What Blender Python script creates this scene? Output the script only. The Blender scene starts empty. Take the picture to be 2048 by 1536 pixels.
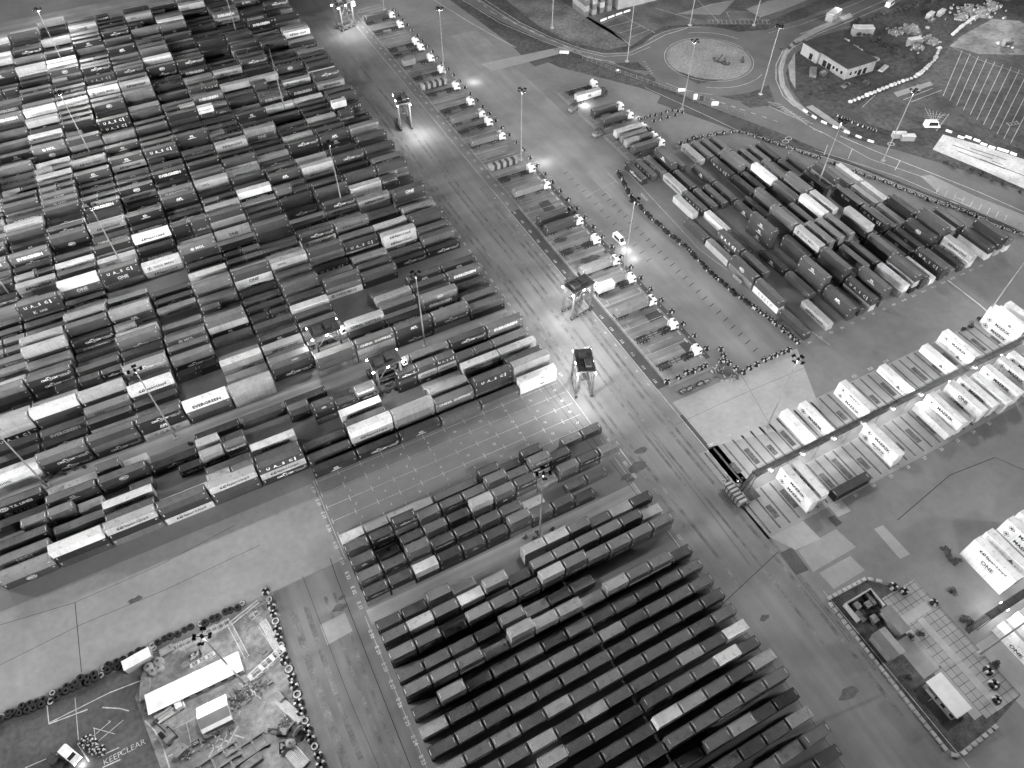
import bpy, math, random
import numpy as np
from mathutils import Vector, Matrix
random.seed(11)
RNG = np.random.default_rng(11)
SC = bpy.context.scene
COL = SC.collection
# ------------------------------------------------------------------ camera (fitted to the yard's own 12.6 m grid)
F, PITCH, ROLL, CH, YAW = 1469.99, 0.890058646, 0.00182810, 171.527, -0.483263
fh = Vector((-math.sin(YAW), math.cos(YAW), 0))
FW = fh * math.cos(PITCH) + Vector((0, 0, -math.sin(PITCH)))
r0 = FW.cross(Vector((0, 0, 1))).normalized(); u0 = r0.cross(FW)
RT = r0 * math.cos(ROLL) + u0 * math.sin(ROLL)
UP = -r0 * math.sin(ROLL) + u0 * math.cos(ROLL)
CAMP = Vector((0, 0, CH))
def W(u, v, z=0.0):
    """the point of the plan at height z seen at photo pixel u, v"""
    d = FW + RT * ((u - 1024) / F) - UP * ((v - 768) / F)
    return CAMP + d * ((z - CH) / d.z)
def PX(p):
    d = Vector(p) - CAMP; z = d.dot(FW)
    return 1024 + F * d.dot(RT) / z, 768 - F * d.dot(UP) / z
cam = bpy.data.cameras.new('camera'); co = bpy.data.objects.new('camera', cam); COL.objects.link(co)
cam.sensor_width = 36; cam.lens = F / 2048 * 36; cam.clip_start = 1; cam.clip_end = 6000
co.matrix_world = Matrix(((RT.x, UP.x, -FW.x, 0), (RT.y, UP.y, -FW.y, 0), (RT.z, UP.z, -FW.z, CH), (0, 0, 0, 1)))
SC.camera = co
# ------------------------------------------------------------------ materials (all neutral: the place is photographed in black and white)
def nodes(name):
    m = bpy.data.materials.new(name); m.use_nodes = True
    nt = m.node_tree; b = nt.nodes['Principled BSDF']
    return m, nt, b
def nz(nt, scale, lo, hi, vec=None, detail=4, a=.3, b=.7, stretch=None):
    g = vec or nt.nodes.new('ShaderNodeNewGeometry').outputs['Position']
    if stretch:
        mp = nt.nodes.new('ShaderNodeVectorMath'); mp.operation = 'MULTIPLY'; mp.inputs[1].default_value = stretch
        nt.links.new(g, mp.inputs[0]); g = mp.outputs[0]
    n = nt.nodes.new('ShaderNodeTexNoise'); n.inputs['Scale'].default_value = scale; n.inputs['Detail'].default_value = detail
    nt.links.new(g, n.inputs['Vector'])
    r = nt.nodes.new('ShaderNodeMapRange'); r.inputs[1].default_value = a; r.inputs[2].default_value = b
    r.inputs[3].default_value = lo; r.inputs[4].default_value = hi
    nt.links.new(n.outputs['Fac'], r.inputs[0]); return r.outputs[0]
def mul(nt, a, b, op='MULTIPLY'):
    m = nt.nodes.new('ShaderNodeMath'); m.operation = op
    for k, x in enumerate((a, b)):
        if isinstance(x, (int, float)): m.inputs[k].default_value = x
        else: nt.links.new(x, m.inputs[k])
    return m.outputs[0]
def mix(nt, f, a, b):
    m = nt.nodes.new('ShaderNodeMix'); m.data_type = 'FLOAT'
    for k, x in ((0, f), (2, a), (3, b)):
        if isinstance(x, (int, float)): m.inputs[k].default_value = x
        else: nt.links.new(x, m.inputs[k])
    return m.outputs[0]
MATS = {}
def mat(name, col, rough=.75, ns=((.6, .12),), metal=0.0, emit=0.0, spec=.3, stain=0.0):
    if name in MATS: return MATS[name]
    m, nt, b = nodes(name); v = col
    for s, a in ns: v = mul(nt, v, nz(nt, s, 1 - a, 1 + a))
    if stain:
        v = mul(nt, v, nz(nt, .09, 1 - stain, 1.0, a=.36, b=.56, detail=7))
        v = mul(nt, v, nz(nt, .5, 1 - stain * .6, 1.0, a=.30, b=.46, detail=6))
    if isinstance(v, (int, float)): b.inputs['Base Color'].default_value = (v, v, v, 1)
    else: nt.links.new(v, b.inputs['Base Color'])
    b.inputs['Roughness'].default_value = rough; b.inputs['Metallic'].default_value = metal
    b.inputs['Specular IOR Level'].default_value = spec
    if emit:
        b.inputs['Emission Color'].default_value = (1, 1, 1, 1); b.inputs['Emission Strength'].default_value = emit
    MATS[name] = m; return m
def paint(name, kind, dust, streak, dustcol=.17):
    """painted steel; the paint's own shade comes from the object (or, in the merged far stacks, from its 'shade' attribute)"""
    m, nt, b = nodes(name)
    if kind == 'obj':
        s = nt.nodes.new('ShaderNodeObjectInfo'); src = s.outputs['Color']
    else:
        s = nt.nodes.new('ShaderNodeAttribute'); s.attribute_name = 'shade'; src = s.outputs['Color']
    bw = nt.nodes.new('ShaderNodeRGBToBW'); nt.links.new(src, bw.inputs[0]); v = bw.outputs[0]
    v = mul(nt, v, nz(nt, .33, .9, 1.1, detail=5))
    if streak: v = mul(nt, v, nz(nt, 1.0, 1 - streak, 1.06, stretch=(2.6, 2.6, .22), detail=5, a=.34, b=.55))
    if dust:
        f = mul(nt, nz(nt, .22, .25, 1.0, detail=3), nz(nt, 1.3, .45, 1.0, detail=6, stretch=(1, 1, 1)))
        v = mix(nt, mul(nt, f, dust), v, dustcol)
        v = mul(nt, v, nz(nt, .9, .7, 1.0, detail=8, a=.33, b=.43))
    nt.links.new(v, b.inputs['Base Color']); b.inputs['Roughness'].default_value = .5; b.inputs['Specular IOR Level'].default_value = .35
    MATS[name] = m; return m
M_SIDE = paint('container_side_paint', 'obj', 0, .14)
M_ROOF = paint('container_roof_paint', 'obj', .42, 0)
M_SIDE_S = paint('far_container_side_paint', 'att', 0, .14)
M_ROOF_S = paint('far_container_roof_paint', 'att', .42, 0)
M_INK = paint('lettering_paint', 'obj', 0, 0)
M_MARK = mat('white_marking', .72, .6, ((3, .2),))
M_STEEL = mat('galvanised_steel', .34, .45, ((1.5, .2),), metal=.6)
M_DARKST = mat('dark_steel', .045, .5, ((1.2, .25),))
M_RUBBER = mat('black_rubber', .022, .85, ((2.5, .3),))
M_WHITE = mat('white_paint', .74, .45, ((.7, .1),))
M_GLASS = mat('dark_glass', .02, .12, ((.5, .1),), spec=.6)
M_GREY = mat('grey_paint', .2, .55, ((.7, .2),))
M_CONC = mat('bare_concrete', .36, .9, ((.4, .15), (3, .1)))
M_LAMP = mat('lamp_lens_lit', .8, .4, (), emit=60)
M_LAMPOFF = mat('lamp_lens_dim', .5, .3, ())
M_WALL = mat('pale_render', .27, .85, ((.3, .12), (2, .1)), stain=.2)
M_HEAD = mat('headlamp_lit', .8, .4, (), emit=90)
# ------------------------------------------------------------------ mesh building
class MB:
    def __init__(s): s.v = []; s.f = []; s.m = []
    def add(s, vs, fs, m=0):
        o = len(s.v); s.v += [tuple(x) for x in vs]
        for f in fs: s.f.append(tuple(i + o for i in f)); s.m.append(m)
    def box(s, x0, x1, y0, y1, z0, z1, m=0, M=None):
        vs = [Vector((x, y, z)) for z in (z0, z1) for y in (y0, y1) for x in (x0, x1)]
        if M: vs = [M @ v for v in vs]
        s.add(vs, [(0, 2, 3, 1), (4, 5, 7, 6), (0, 1, 5, 4), (2, 6, 7, 3), (0, 4, 6, 2), (1, 3, 7, 5)], m)
    def bar(s, a, b, w, h=None, m=0):
        a = Vector(a); b = Vector(b); d = (b - a); L = d.length; d.normalize()
        sx = d.cross(Vector((0, 0, 1)));  sx = sx.normalized() if sx.length > 1e-4 else Vector((1, 0, 0))
        sz = sx.cross(d); h = h or w; vs = []
        for p in (a, b):
            for i, j in ((-1, -1), (1, -1), (1, 1), (-1, 1)): vs.append(p + sx * (i * w / 2) + sz * (j * h / 2))
        s.add(vs, [(0, 1, 2, 3), (7, 6, 5, 4), (0, 4, 5, 1), (1, 5, 6, 2), (2, 6, 7, 3), (3, 7, 4, 0)], m)
    def tube(s, a, b, r0, r1=None, n=10, m=0, cap=True):
        a = Vector(a); b = Vector(b); r1 = r0 if r1 is None else r1; d = (b - a).normalized()
        sx = d.cross(Vector((0, 0, 1))); sx = sx.normalized() if sx.length > 1e-3 else Vector((1, 0, 0)); sy = d.cross(sx)
        vs = []
        for p, r in ((a, r0), (b, r1)):
            for k in range(n):
                t = 2 * math.pi * k / n; vs.append(p + (sx * math.cos(t) + sy * math.sin(t)) * r)
        fs = [(k, (k + 1) % n, n + (k + 1) % n, n + k) for k in range(n)]
        if cap: fs += [tuple(range(n))[::-1], tuple(range(n, 2 * n))]
        s.add(vs, fs, m)
    def prism(s, poly, z0, z1, m=0):
        n = len(poly); a = sum(poly[i][0] * poly[(i + 1) % n][1] - poly[(i + 1) % n][0] * poly[i][1] for i in range(n))
        if a < 0: poly = poly[::-1]
        vs = [(p[0], p[1], z0) for p in poly] + [(p[0], p[1], z1) for p in poly]
        s.add(vs, [tuple(range(n))[::-1], tuple(range(n, 2 * n))] + [(k, (k + 1) % n, n + (k + 1) % n, n + k) for k in range(n)], m)
    def lathe(s, prof, n=14, c=(0, 0, 0), m=0, mf=None):
        vs = []; fs = []; q = len(prof)
        for k in range(n):
            t = 2 * math.pi * k / n
            for r, z in prof: vs.append((c[0] + r * math.cos(t), c[1] + r * math.sin(t), c[2] + z))
        for k in range(n):
            for i in range(q - 1):
                j = (k + 1) % n
                s.add([vs[k * q + i], vs[j * q + i], vs[j * q + i + 1], vs[k * q + i + 1]], [(0, 1, 2, 3)], mf(k, i) if mf else m)
    def sheet(s, poly, z, m=0):
        n = len(poly); a = sum(poly[i][0] * poly[(i + 1) % n][1] - poly[(i + 1) % n][0] * poly[i][1] for i in range(n))
        if a < 0: poly = poly[::-1]
        s.add([(p[0], p[1], z) for p in poly], [tuple(range(n))], m)
    def line(s, pts, w, z, m=0):
        P = [Vector((p[0], p[1])) for p in pts]; L = []; R = []
        for i, p in enumerate(P):
            d = (P[min(i + 1, len(P) - 1)] - P[max(i - 1, 0)]); d.normalize(); q = Vector((-d.y, d.x)) * (w / 2)
            L.append(p + q); R.append(p - q)
        for i in range(len(P) - 1):
            s.add([(x.x, x.y, z) for x in (R[i], R[i + 1], L[i + 1], L[i])], [(0, 1, 2, 3)], m)
    def mesh(s, name, mats, smooth=False):
        me = bpy.data.meshes.new(name); me.from_pydata(s.v, [], s.f)
        for m in (mats if isinstance(mats, (list, tuple)) else [mats]): me.materials.append(m)
        me.polygons.foreach_set('material_index', s.m)
        if smooth: me.polygons.foreach_set('use_smooth', [True] * len(s.f))
        me.update(); return me
def ob(name, me, parent=None, loc=(0, 0, 0), rz=0.0, color=None):
    if isinstance(me, tuple): me = me[0].mesh(name, me[1])
    o = bpy.data.objects.new(name, me); COL.objects.link(o)
    o.location = loc; o.rotation_euler = (0, 0, rz)
    if parent: o.parent = parent
    if color is not None: o.color = (color, color, color, 1)
    return o
def thing(name, label, cat, loc=(0, 0, 0), rz=0.0, group=None):
    o = bpy.data.objects.new(name, None); COL.objects.link(o); o.empty_display_size = .1
    o.location = loc; o.rotation_euler = (0, 0, rz); tag(o, label, cat, group); return o
def tag(o, label=None, cat=None, group=None, kind=None):
    if label: o['label'] = label
    if cat: o['category'] = cat
    if group: o['group'] = group
    if kind: o['kind'] = kind
    return o
def dup(root, loc, rz, label=None, group=None):
    r = root.copy(); COL.objects.link(r); r.location = loc; r.rotation_euler = (0, 0, rz)
    if label: r['label'] = label
    if group: r['group'] = group
    for ch in list(root.children):
        c = ch.copy(); COL.objects.link(c); c.parent = r
        for g in list(ch.children):
            d = g.copy(); COL.objects.link(d); d.parent = c
    return r
ORD = ['', 'first', 'second', 'third', 'fourth', 'fifth', 'sixth', 'seventh', 'eighth', 'ninth', 'tenth', 'eleventh', 'twelfth', 'thirteenth', 'fourteenth', 'fifteenth', 'sixteenth', 'seventeenth', 'eighteenth', 'nineteenth']
TENS = {20: 'twent', 30: 'thirt', 40: 'fort', 50: 'fift', 60: 'sixt', 70: 'sevent', 80: 'eight'}
def nth(n):
    if n < 20: return ORD[n]
    t = TENS[n // 10 * 10]
    return t + 'ieth' if n % 10 == 0 else t + 'y-' + ORD[n % 10]
# top front corner (photo pixels), length in 20-foot units, paint shade + lettering code of each tier from the top
YARD = """612 921 2 d;718 910 2 kC;802 875 2 dI;886 842 2 m;964 810 2 m;1044 763 2 wz/wz;100 1126 2R g/dx;87 1112 2 w/k;199 1069 2 lH/k/m;308 1022 2 d/k/lH;415 979 2 lH/d/d;516 939 2 dU/lH/kC;505 902 2 wH/lH/d;360 950 1 kC;401 919 1 l/kC;448 902 1 mE/mE;395 882 2 k/m;302 944 2 kC/k;190 972 2 dx/d;85 1014 2 dI/d;94 995 2 w;79 988 2R kT/kT;88 1023 2R d;39 1062 1 m/d;92 1042 1 m/d;158 1031 1 l;109 1076 2 g/d;88 1098 2R mh/m;203 1022 2 wH/lH/d;258 985 1 m;65 924 2 m/kC/kC;167 888 2 d/m/kC;269 850 2 kC/kA/lc;365 814 2 wE/m/d;455 781 2 l/l/l;542 732 2 ms/d/kC;630 715 2 m/m/l;714 690 2 mS/l/l;794 661 2 dA/d/dC;870 635 2 m/dC/g;944 620 2 m/k;901 685 2 kC/k/k;976 662 2 mE/m/kx;824 715 2 m/d;838 735 1 d/lH;876 723 1 dU/lH;918 718 1 m/l;953 708 1 m/m;797 750 1 kC/d/d;851 782 2 l;931 738 2 wH/lH/m;1002 708 2 wH/lH/l;951 762 2 dU/d/m;875 809 2 mS/m;790 828 2 l/g;1029 733 2 l/g/g;702 862 2 w/lH;686 830 2 wH/lH;609 900 2 dt/d;580 822 1 m/d;627 818 1 dx/k/m;574 814 2 k;711 783 1 mE/kC;673 804 1 d;678 813 1 dC;441 732 2 w/lV;526 701 2 lH/lU;338 722 2 m/kC;327 679 2 d/wY;428 688 2 m/d;246 751 2 gC/m;259 791 2 wH/m/d;154 791 2 l/d/l;57 828 2 w/d/d;73 858 2R wO/d/d;76 874 2 mE;171 851 2 d;71 939 2R wo/l;47 761 2 kC/kC/d;150 744 2 d/d;152 765 1 d/d;201 754 1 kC;108 779 1 d;50 773 2R m/d/k;20 829 1 kC;54 839 2R lo/l;24 610 2 dU/dK;108 582 2 wY/d;110 566 2 w;108 532 2 wY/l;197 552 2 dU/dO/m;19 496 2 dI/d;11 450 2 mE/d;78 403 2 mO/d;93 460 2 w;96 470 2 kC/d;250 429 2 l/mE;176 450 2 w/d;243 395 2 mE;322 405 2 dA/d;408 425 2 l/d;338 443 2 kC;276 532 2 wY/lH;358 506 2 mM/d;350 492 2 w;428 472 2 wO/dU/dU;461 549 2 l;465 559 2 d/wO/wO;301 599 2 l;302 610 2 kC;214 625 2 kC;129 628 2 mC;42 656 2 m;32 682 2 g;122 649 2 g/d;216 639 2 g;38 702 2 l/d/d;126 665 2 d;236 685 2 m/mC/d;140 695 2 kC;320 662 2 g;411 646 2 m/l;382 576 2 m/d/l;542 532 2 lo/m;536 522 2 l;619 510 2 d/m;692 490 2 dU/lH;763 473 2 lH/lH;680 475 2 l;753 459 2 w;830 448 2 d/kC;822 435 2 d/d;802 419 2 m/d;726 445 2 m;672 456 2 mH;606 476 2 kC;512 459 2 d/d/d;789 523 2 kC/m;861 503 2 kC/m;848 476 2 m/d;783 513 2 m;715 534 2 d/d;643 559 2 l;652 570 2 d/m;727 560 2 d;566 580 2 d/m;574 604 2 d/d/d;894 554 2 mE/d;744 594 2 mx;821 584 2 d;846 598 2 gx/mE;772 615 2 m/w;696 649 2 lS/m;924 604 2 m;790 390 2 dO/d;720 399 2 lH/m;652 416 2 kC/mH;571 430 2 kC/gY;240 25 2 dU/d/d;256 72 2 lH/kC;191 51 2 kC;195 68 2 kC/k;132 60 2 lO;140 78 2 mO/d;15 75 2 d/d;75 65 2 d;19 95 2 dx;78 88 2 l/kC;89 130 2 w/d;25 125 2 m/g;152 118 2 m;168 160 2 mU/m;230 148 2 kC/m;290 142 2 l;360 152 2 w;179 208 2 w/l;112 212 2 w/dx;52 245 2 l;71 342 2 w;251 222 2 l/m;442 328 2 l/l;345 271 2 dI/dI;280 291 2 dI/d;408 251 2 dI/dI;146 348 2 dI/dI;212 321 2 dI;365 168 2 dI/d;262 255 2 kA;218 100 2 kA;512 160 2 l;576 185 2 dE;660 198 2 dI/d/d;674 235 2 m;630 268 2 m/d;701 262 2 g/m;612 235 2 kC;576 294 2 kC/d;591 322 2 w/w/dI;513 316 2 l/m;531 345 2 kC/kC;612 368 2 kC;687 364 2 wY;717 285 2 d/d/d;122 17 2 m/d;172 6 1 l/d;200 4 2 dC/d"""
BLOCK = """685 1086 1 w;730 1067 1 l;778 1044 2 l;867 1004 2 m;696 1104 1 d;743 1083 1 kC/kC;792 1053 1 kC/m/kC;840 1038 1 m/m;885 1020 1 dC;930 999 1 m;973 972 1 m/m;1009 943 1 dA;1057 930 1 mC;1099 913 1 dC;1136 894 1 m;1177 876 1 d;1030 976 1 dC/m;1072 960 1 d/dC;1112 938 1 m/m;1154 921 1 dC/m/dC;1193 902 1 g/g/g;941 1016 1 l/m/kC;985 998 1 m/dA/dC;897 1048 1 k/k;852 1072 1 m/dA;817 1104 1 m/l/m;762 1123 1 d/l;708 1132 1 dA;814 1112 1 m/m/l;833 1151 1 w/d/m;784 1176 1 k/l;732 1193 1 kC/l;758 1260 1 d;809 1238 1 d;768 1288 1 d/d;822 1262 1 l/d;873 1235 1 m/d;786 1320 1 m/d;836 1296 1 dC/d;888 1274 1 k;802 1368 1 m/d;853 1339 1 m/d;905 1312 1 m/d;810 1395 1 m/d;868 1368 1 m/m;921 1340 1 m/lx;828 1443 1 dI;884 1407 1 g/d;940 1384 1 kC;848 1484 1 l/m;900 1454 1 d;953 1420 1 d;867 1522 1 d;920 1494 1 m;972 1464 1 dI;860 1200 1 m;914 1190 1 l;922 1206 1 w/d;977 1180 1 g/d;939 1243 1 g/d;990 1220 1 m;1036 1192 1 dC/d;1086 1167 1 l/d;1132 1177 1 m/d;1054 1233 1 l;1102 1213 1 k;1073 1256 1 l/d;1024 1277 1 l/m;1121 1232 1 lz/m;1170 1226 1 lz;1213 1181 1 lz/d;1256 1177 1 lz;1062 1364 1 g/d;1109 1338 1 g;1155 1312 1 m;1202 1286 1 l;1249 1260 1 d;1004 1392 1 m;1078 1396 1 d;1128 1376 1 m;1179 1344 1 m;1226 1312 1 d;1274 1286 1 m;1319 1261 1 d;1360 1238 1 d;1402 1217 1 d;1026 1424 1 m;1048 1467 1 d;1099 1432 1 l;1152 1404 1 m;1199 1382 1 g;1246 1350 1 m;1294 1322 1 m;1340 1292 1 m;1384 1267 1 d;1432 1242 1 m;1063 1510 1 l;1118 1470 1 d;1172 1447 1 l;1222 1414 1 m;1270 1382 1 m;1318 1360 1 m;1363 1324 1 l;1409 1302 1 d;1454 1276 1 w;1082 1536 1 l;1139 1514 1 d;1192 1487 1 m;1242 1452 1 k;1296 1414 1 d;1346 1388 1 m;1394 1360 1 m;1440 1330 1 w;1478 1307 1 d;1214 1524 1 m;1269 1492 1 m;1320 1456 1 w;1368 1427 1 l;1416 1394 1 m;1463 1367 1 d;1510 1337 1 l;1292 1530 1 m;1343 1497 1 m;1394 1464 1 m;1444 1434 1 m;1489 1404 1 m;1422 1502 1 m;1472 1474 1 l;1489 1520 1 m;1578 1464 1 l;1621 1490 1 m;1564 1530 1 l;1531 1372 1 m;1082 977 1 l/l/dx;1134 979 1 m/d;1168 966 1 m/d;1042 1017 1 w;1065 1033 1 m/m;1106 1020 1 d/d;1144 1006 1 d/d;1024 1046 1 m/m;1261 1014 1 k/d;1224 1033 1 l;1289 1036 1 l;1135 1067 1 m;1176 1048 1 m;1092 1090 1 l;1050 1110 1 l;1249 1050 1 d;1113 1112 1 m/m;1156 1088 1 m/m;1204 1068 1 m/m;1084 1152 1 l/d;1130 1139 1 m/dC;1174 1118 1 m/d;1220 1098 1 m/dC/d;1262 1074 1 m/d/d;1302 1053 1 m/m/d;1258 1152 1 m/l;1302 1133 1 m/lz;1348 1109 1 d/lz;1352 1128 1 d"""
RIGHT = """1565 607 2 d/wc;1514 560 2 dx/m;1465 526 2 l;1418 486 2 d;1443 462 2 w/d;1487 500 2 dU/dO/m;1379 432 2 l/m;1398 418 2 dU/d;1417 406 2 m/m;1361 376 2 lS/mO;1314 351 2 dU/d;1293 373 2 kC/d;1331 345 2 mO;1365 332 2 dI;1410 320 2 lY/d;1417 309 2 mH;1438 304 2 m;1454 296 2 m;1417 355 2 dI/d;1455 347 2 dU/d;1474 333 2 m;1492 329 2 m;1511 322 2 mE;1529 317 2 m;1570 325 2 d;1458 395 2 dI/d;1506 432 2 dI/dI;1552 468 2 dI/dI/dI;1607 509 2 d/d;1655 556 2 dI/d/d;1499 378 2 k/d;1547 413 2 m/d;1593 454 2 m/d;1646 495 2 lY/d;1699 540 2 d/d;1515 370 2 m;1565 405 2 m;1616 445 2 m;1666 486 2 m;1724 530 2 m;1539 361 2 w;1585 397 2 m;1634 437 2 w;1686 478 2 m;1557 357 2 mE;1603 391 2 d;1653 429 2 w;1705 471 2 m;1529 316 2 m;1574 350 2 m;1621 385 2 m;1670 425 2 l;1626 334 2 m/d/d;1675 365 2 d/lH;1722 418 2 dK/d;1772 457 2 dU/d;1739 460 2 l/d;1789 504 2 m/d;1701 368 2 m;1720 362 2 w;1771 401 2 w;1753 410 2 lH/l;1807 446 2 lH/d;1778 385 2 g;1837 425 2 m/lH;1848 417 2 l;1890 460 2 d/d;1906 455 2 m;1862 481 2 dx/d;1919 535 2 d/w;1947 514 2 lH/wY;1924 448 2 d;1984 491 2 d/w;1998 462 2 k;2023 484 2 m/wN;1886 545 2 dU/d;1841 555 2 d/l;1865 562 2 w/d;1802 568 2 w/g/g;1820 560 2 d/l/l;1779 579 2 dI/d/m;1749 603 2 dU/l;1709 618 2 dA/d;1655 645 2 lH/dI;1616 665 2 d"""
REEF = """1953 713 2 M/B;1907 745 2 B;1823 786 2 B;1622 1002 2 M/M;1645 992 2 M/m;1797 912 2 M/Z;1904 868 2 P;1924 849 2 M/p;1942 839 2 H;1958 830 2 O;1997 802 2 M/M;2008 808 2 P/P;2037 790 2 M/p;1658 868 2 M;1745 824 2 Z/M;1617 881 2 P"""
# ------------------------------------------------------------------ shipping containers
SHADE = dict(k=.022, d=.05, m=.115, g=.21, l=.36, w=.68)
CW, CHT = 2.44, 2.62
def corrug(L, per, hi, lo):
    p = []; x = -L / 2; n = max(1, round(L / per)); st = L / n
    for k in range(n):
        a = x + k * st
        p += [(a, hi), (a + st * .3, hi), (a + st * .45, lo), (a + st * .85, lo)]
    p.append((L / 2, hi)); return p
def body_mb(L, rib=True, H=CHT, smooth=False):
    mb = MB(); h = L / 2; w = CW / 2
    for s in (-1, 1):
        if rib and not smooth:
            P = corrug(L - .3, .30, w - .015, w - .06)
            vs = [(x, s * y, z) for x, y in P for z in (.14, H - .12)]
            fs = [(2 * i, 2 * i + 2, 2 * i + 3, 2 * i + 1) if s < 0 else (2 * i, 2 * i + 1, 2 * i + 3, 2 * i + 2) for i in range(len(P) - 1)]
            mb.add(vs, fs)
        else:
            mb.box(-h + .12, h - .12, *sorted((s * (w - .03), s * (w - .08))), .1, H - .1)
        mb.box(-h + .12, h - .12, *sorted((s * w, s * (w - .07))), H - .13, H - .005)
        mb.box(-h + .12, h - .12, *sorted((s * w, s * (w - .09))), .02, .16)
        for e in (-1, 1):
            mb.box(*sorted((e * h, e * (h - .13))), *sorted((s * w, s * (w - .13))), 0.0, H)
            if rib:
                for z0 in (0, H - .13): mb.box(*sorted((e * (h + .006), e * (h - .19))), *sorted((s * (w + .006), s * (w - .17))), z0 + .003, z0 + .125)
    # front end wall, floor
    if rib:
        P = corrug(CW - .26, .26, h - .02, h - .06)
        vs = [(-x, y, z) for y, x in P for z in (.14, H - .12)]
        mb.add(vs, [(2 * i, 2 * i + 1, 2 * i + 3, 2 * i + 2) for i in range(len(P) - 1)])
    else: mb.box(-h + .02, -h + .07, -w + .13, w - .13, .1, H - .1)
    for e in (-1, 1):
        mb.box(*sorted((e * h, e * (h - .1))), -w + .13, w - .13, H - .12, H - .002)
        mb.box(*sorted((e * h, e * (h - .1))), -w + .13, w - .13, .015, .15)
    mb.box(-h + .1, h - .1, -w + .1, w - .1, .1, .13)
    return mb
def marks_mb(L, H=CHT):
    mb = MB(); h = L / 2; w = CW / 2 + .004
    for s in (-1, 1):
        for x, a, z0, z1 in ((-h + .45, .12, H - 1.15, H - .3), (h - .75, .5, H - .62, H - .52), (h - .75, .5, H - .8, H - .72)):
            y = s * w; vs = [(x - a / 2, y, z0), (x + a / 2, y, z0), (x + a / 2, y, z1), (x - a / 2, y, z1)]
            mb.add(vs, [(0, 1, 2, 3) if s < 0 else (3, 2, 1, 0)])
    z = H + .004
    for e in (-1, 1):
        x = e * (h - .3); mb.add([(x - .05, -.55, z), (x + .05, -.55, z), (x + .05, .55, z), (x - .05, .55, z)], [(0, 1, 2, 3)])
    return mb
def roof_mb(L, rib=True, H=CHT):
    mb = MB(); h = L / 2 - .1; w = CW / 2 - .07; z = H - .03
    if rib:
        P = [(-h, z)] + [(x, a) for x, a in corrug(2 * h - .5, .33, z, z - .035)] + [(h, z)]
        vs = [(x, y, zz) for x, zz in P for y in (-w, w)]
        mb.add(vs, [(2 * i, 2 * i + 2, 2 * i + 3, 2 * i + 1) for i in range(len(P) - 1)])
    else: mb.add([(-h, -w, z), (h, -w, z), (h, w, z), (-h, w, z)], [(0, 1, 2, 3)])
    return mb
def door_mb(L, rib=True, H=CHT):
    mb = MB(); h = L / 2; w = CW / 2 - .14
    for s in (-1, 1):
        mb.box(h - .06, h - .015, *sorted((s * .012, s * w)), .16, H - .13)
        if rib:
            for q in (.28, .75):
                mb.box(h - .015, h + .02, s * q - .02, s * q + .02, .16, H - .13); mb.box(h - .01, h + .03, s * q - .09, s * q + .09, 1.0, 1.08)
            for zz in (.5, 1.2, 1.95): mb.box(h - .02, h + .01, *sorted((s * (w - .04), s * (w + .05))), zz, zz + .12)
    return mb
def unit_mb(L):
    mb = MB(); h = L / 2
    mb.box(-h - .01, -h + .05, -1.05, 1.05, .2, 2.45, 0); mb.box(-h - .05, -h - .01, -.95, .95, 1.35, 2.3, 1)
    for y in (-.45, .45): mb.tube((-h - .09, y, 1.85), (-h - .05, y, 1.85), .38, n=14, m=0)
    mb.box(-h - .07, -h - .01, -.9, .1, .3, 1.2, 1); mb.box(-h - .06, -h - .01, .25, .95, .35, 1.15, 0)
    return mb
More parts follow.
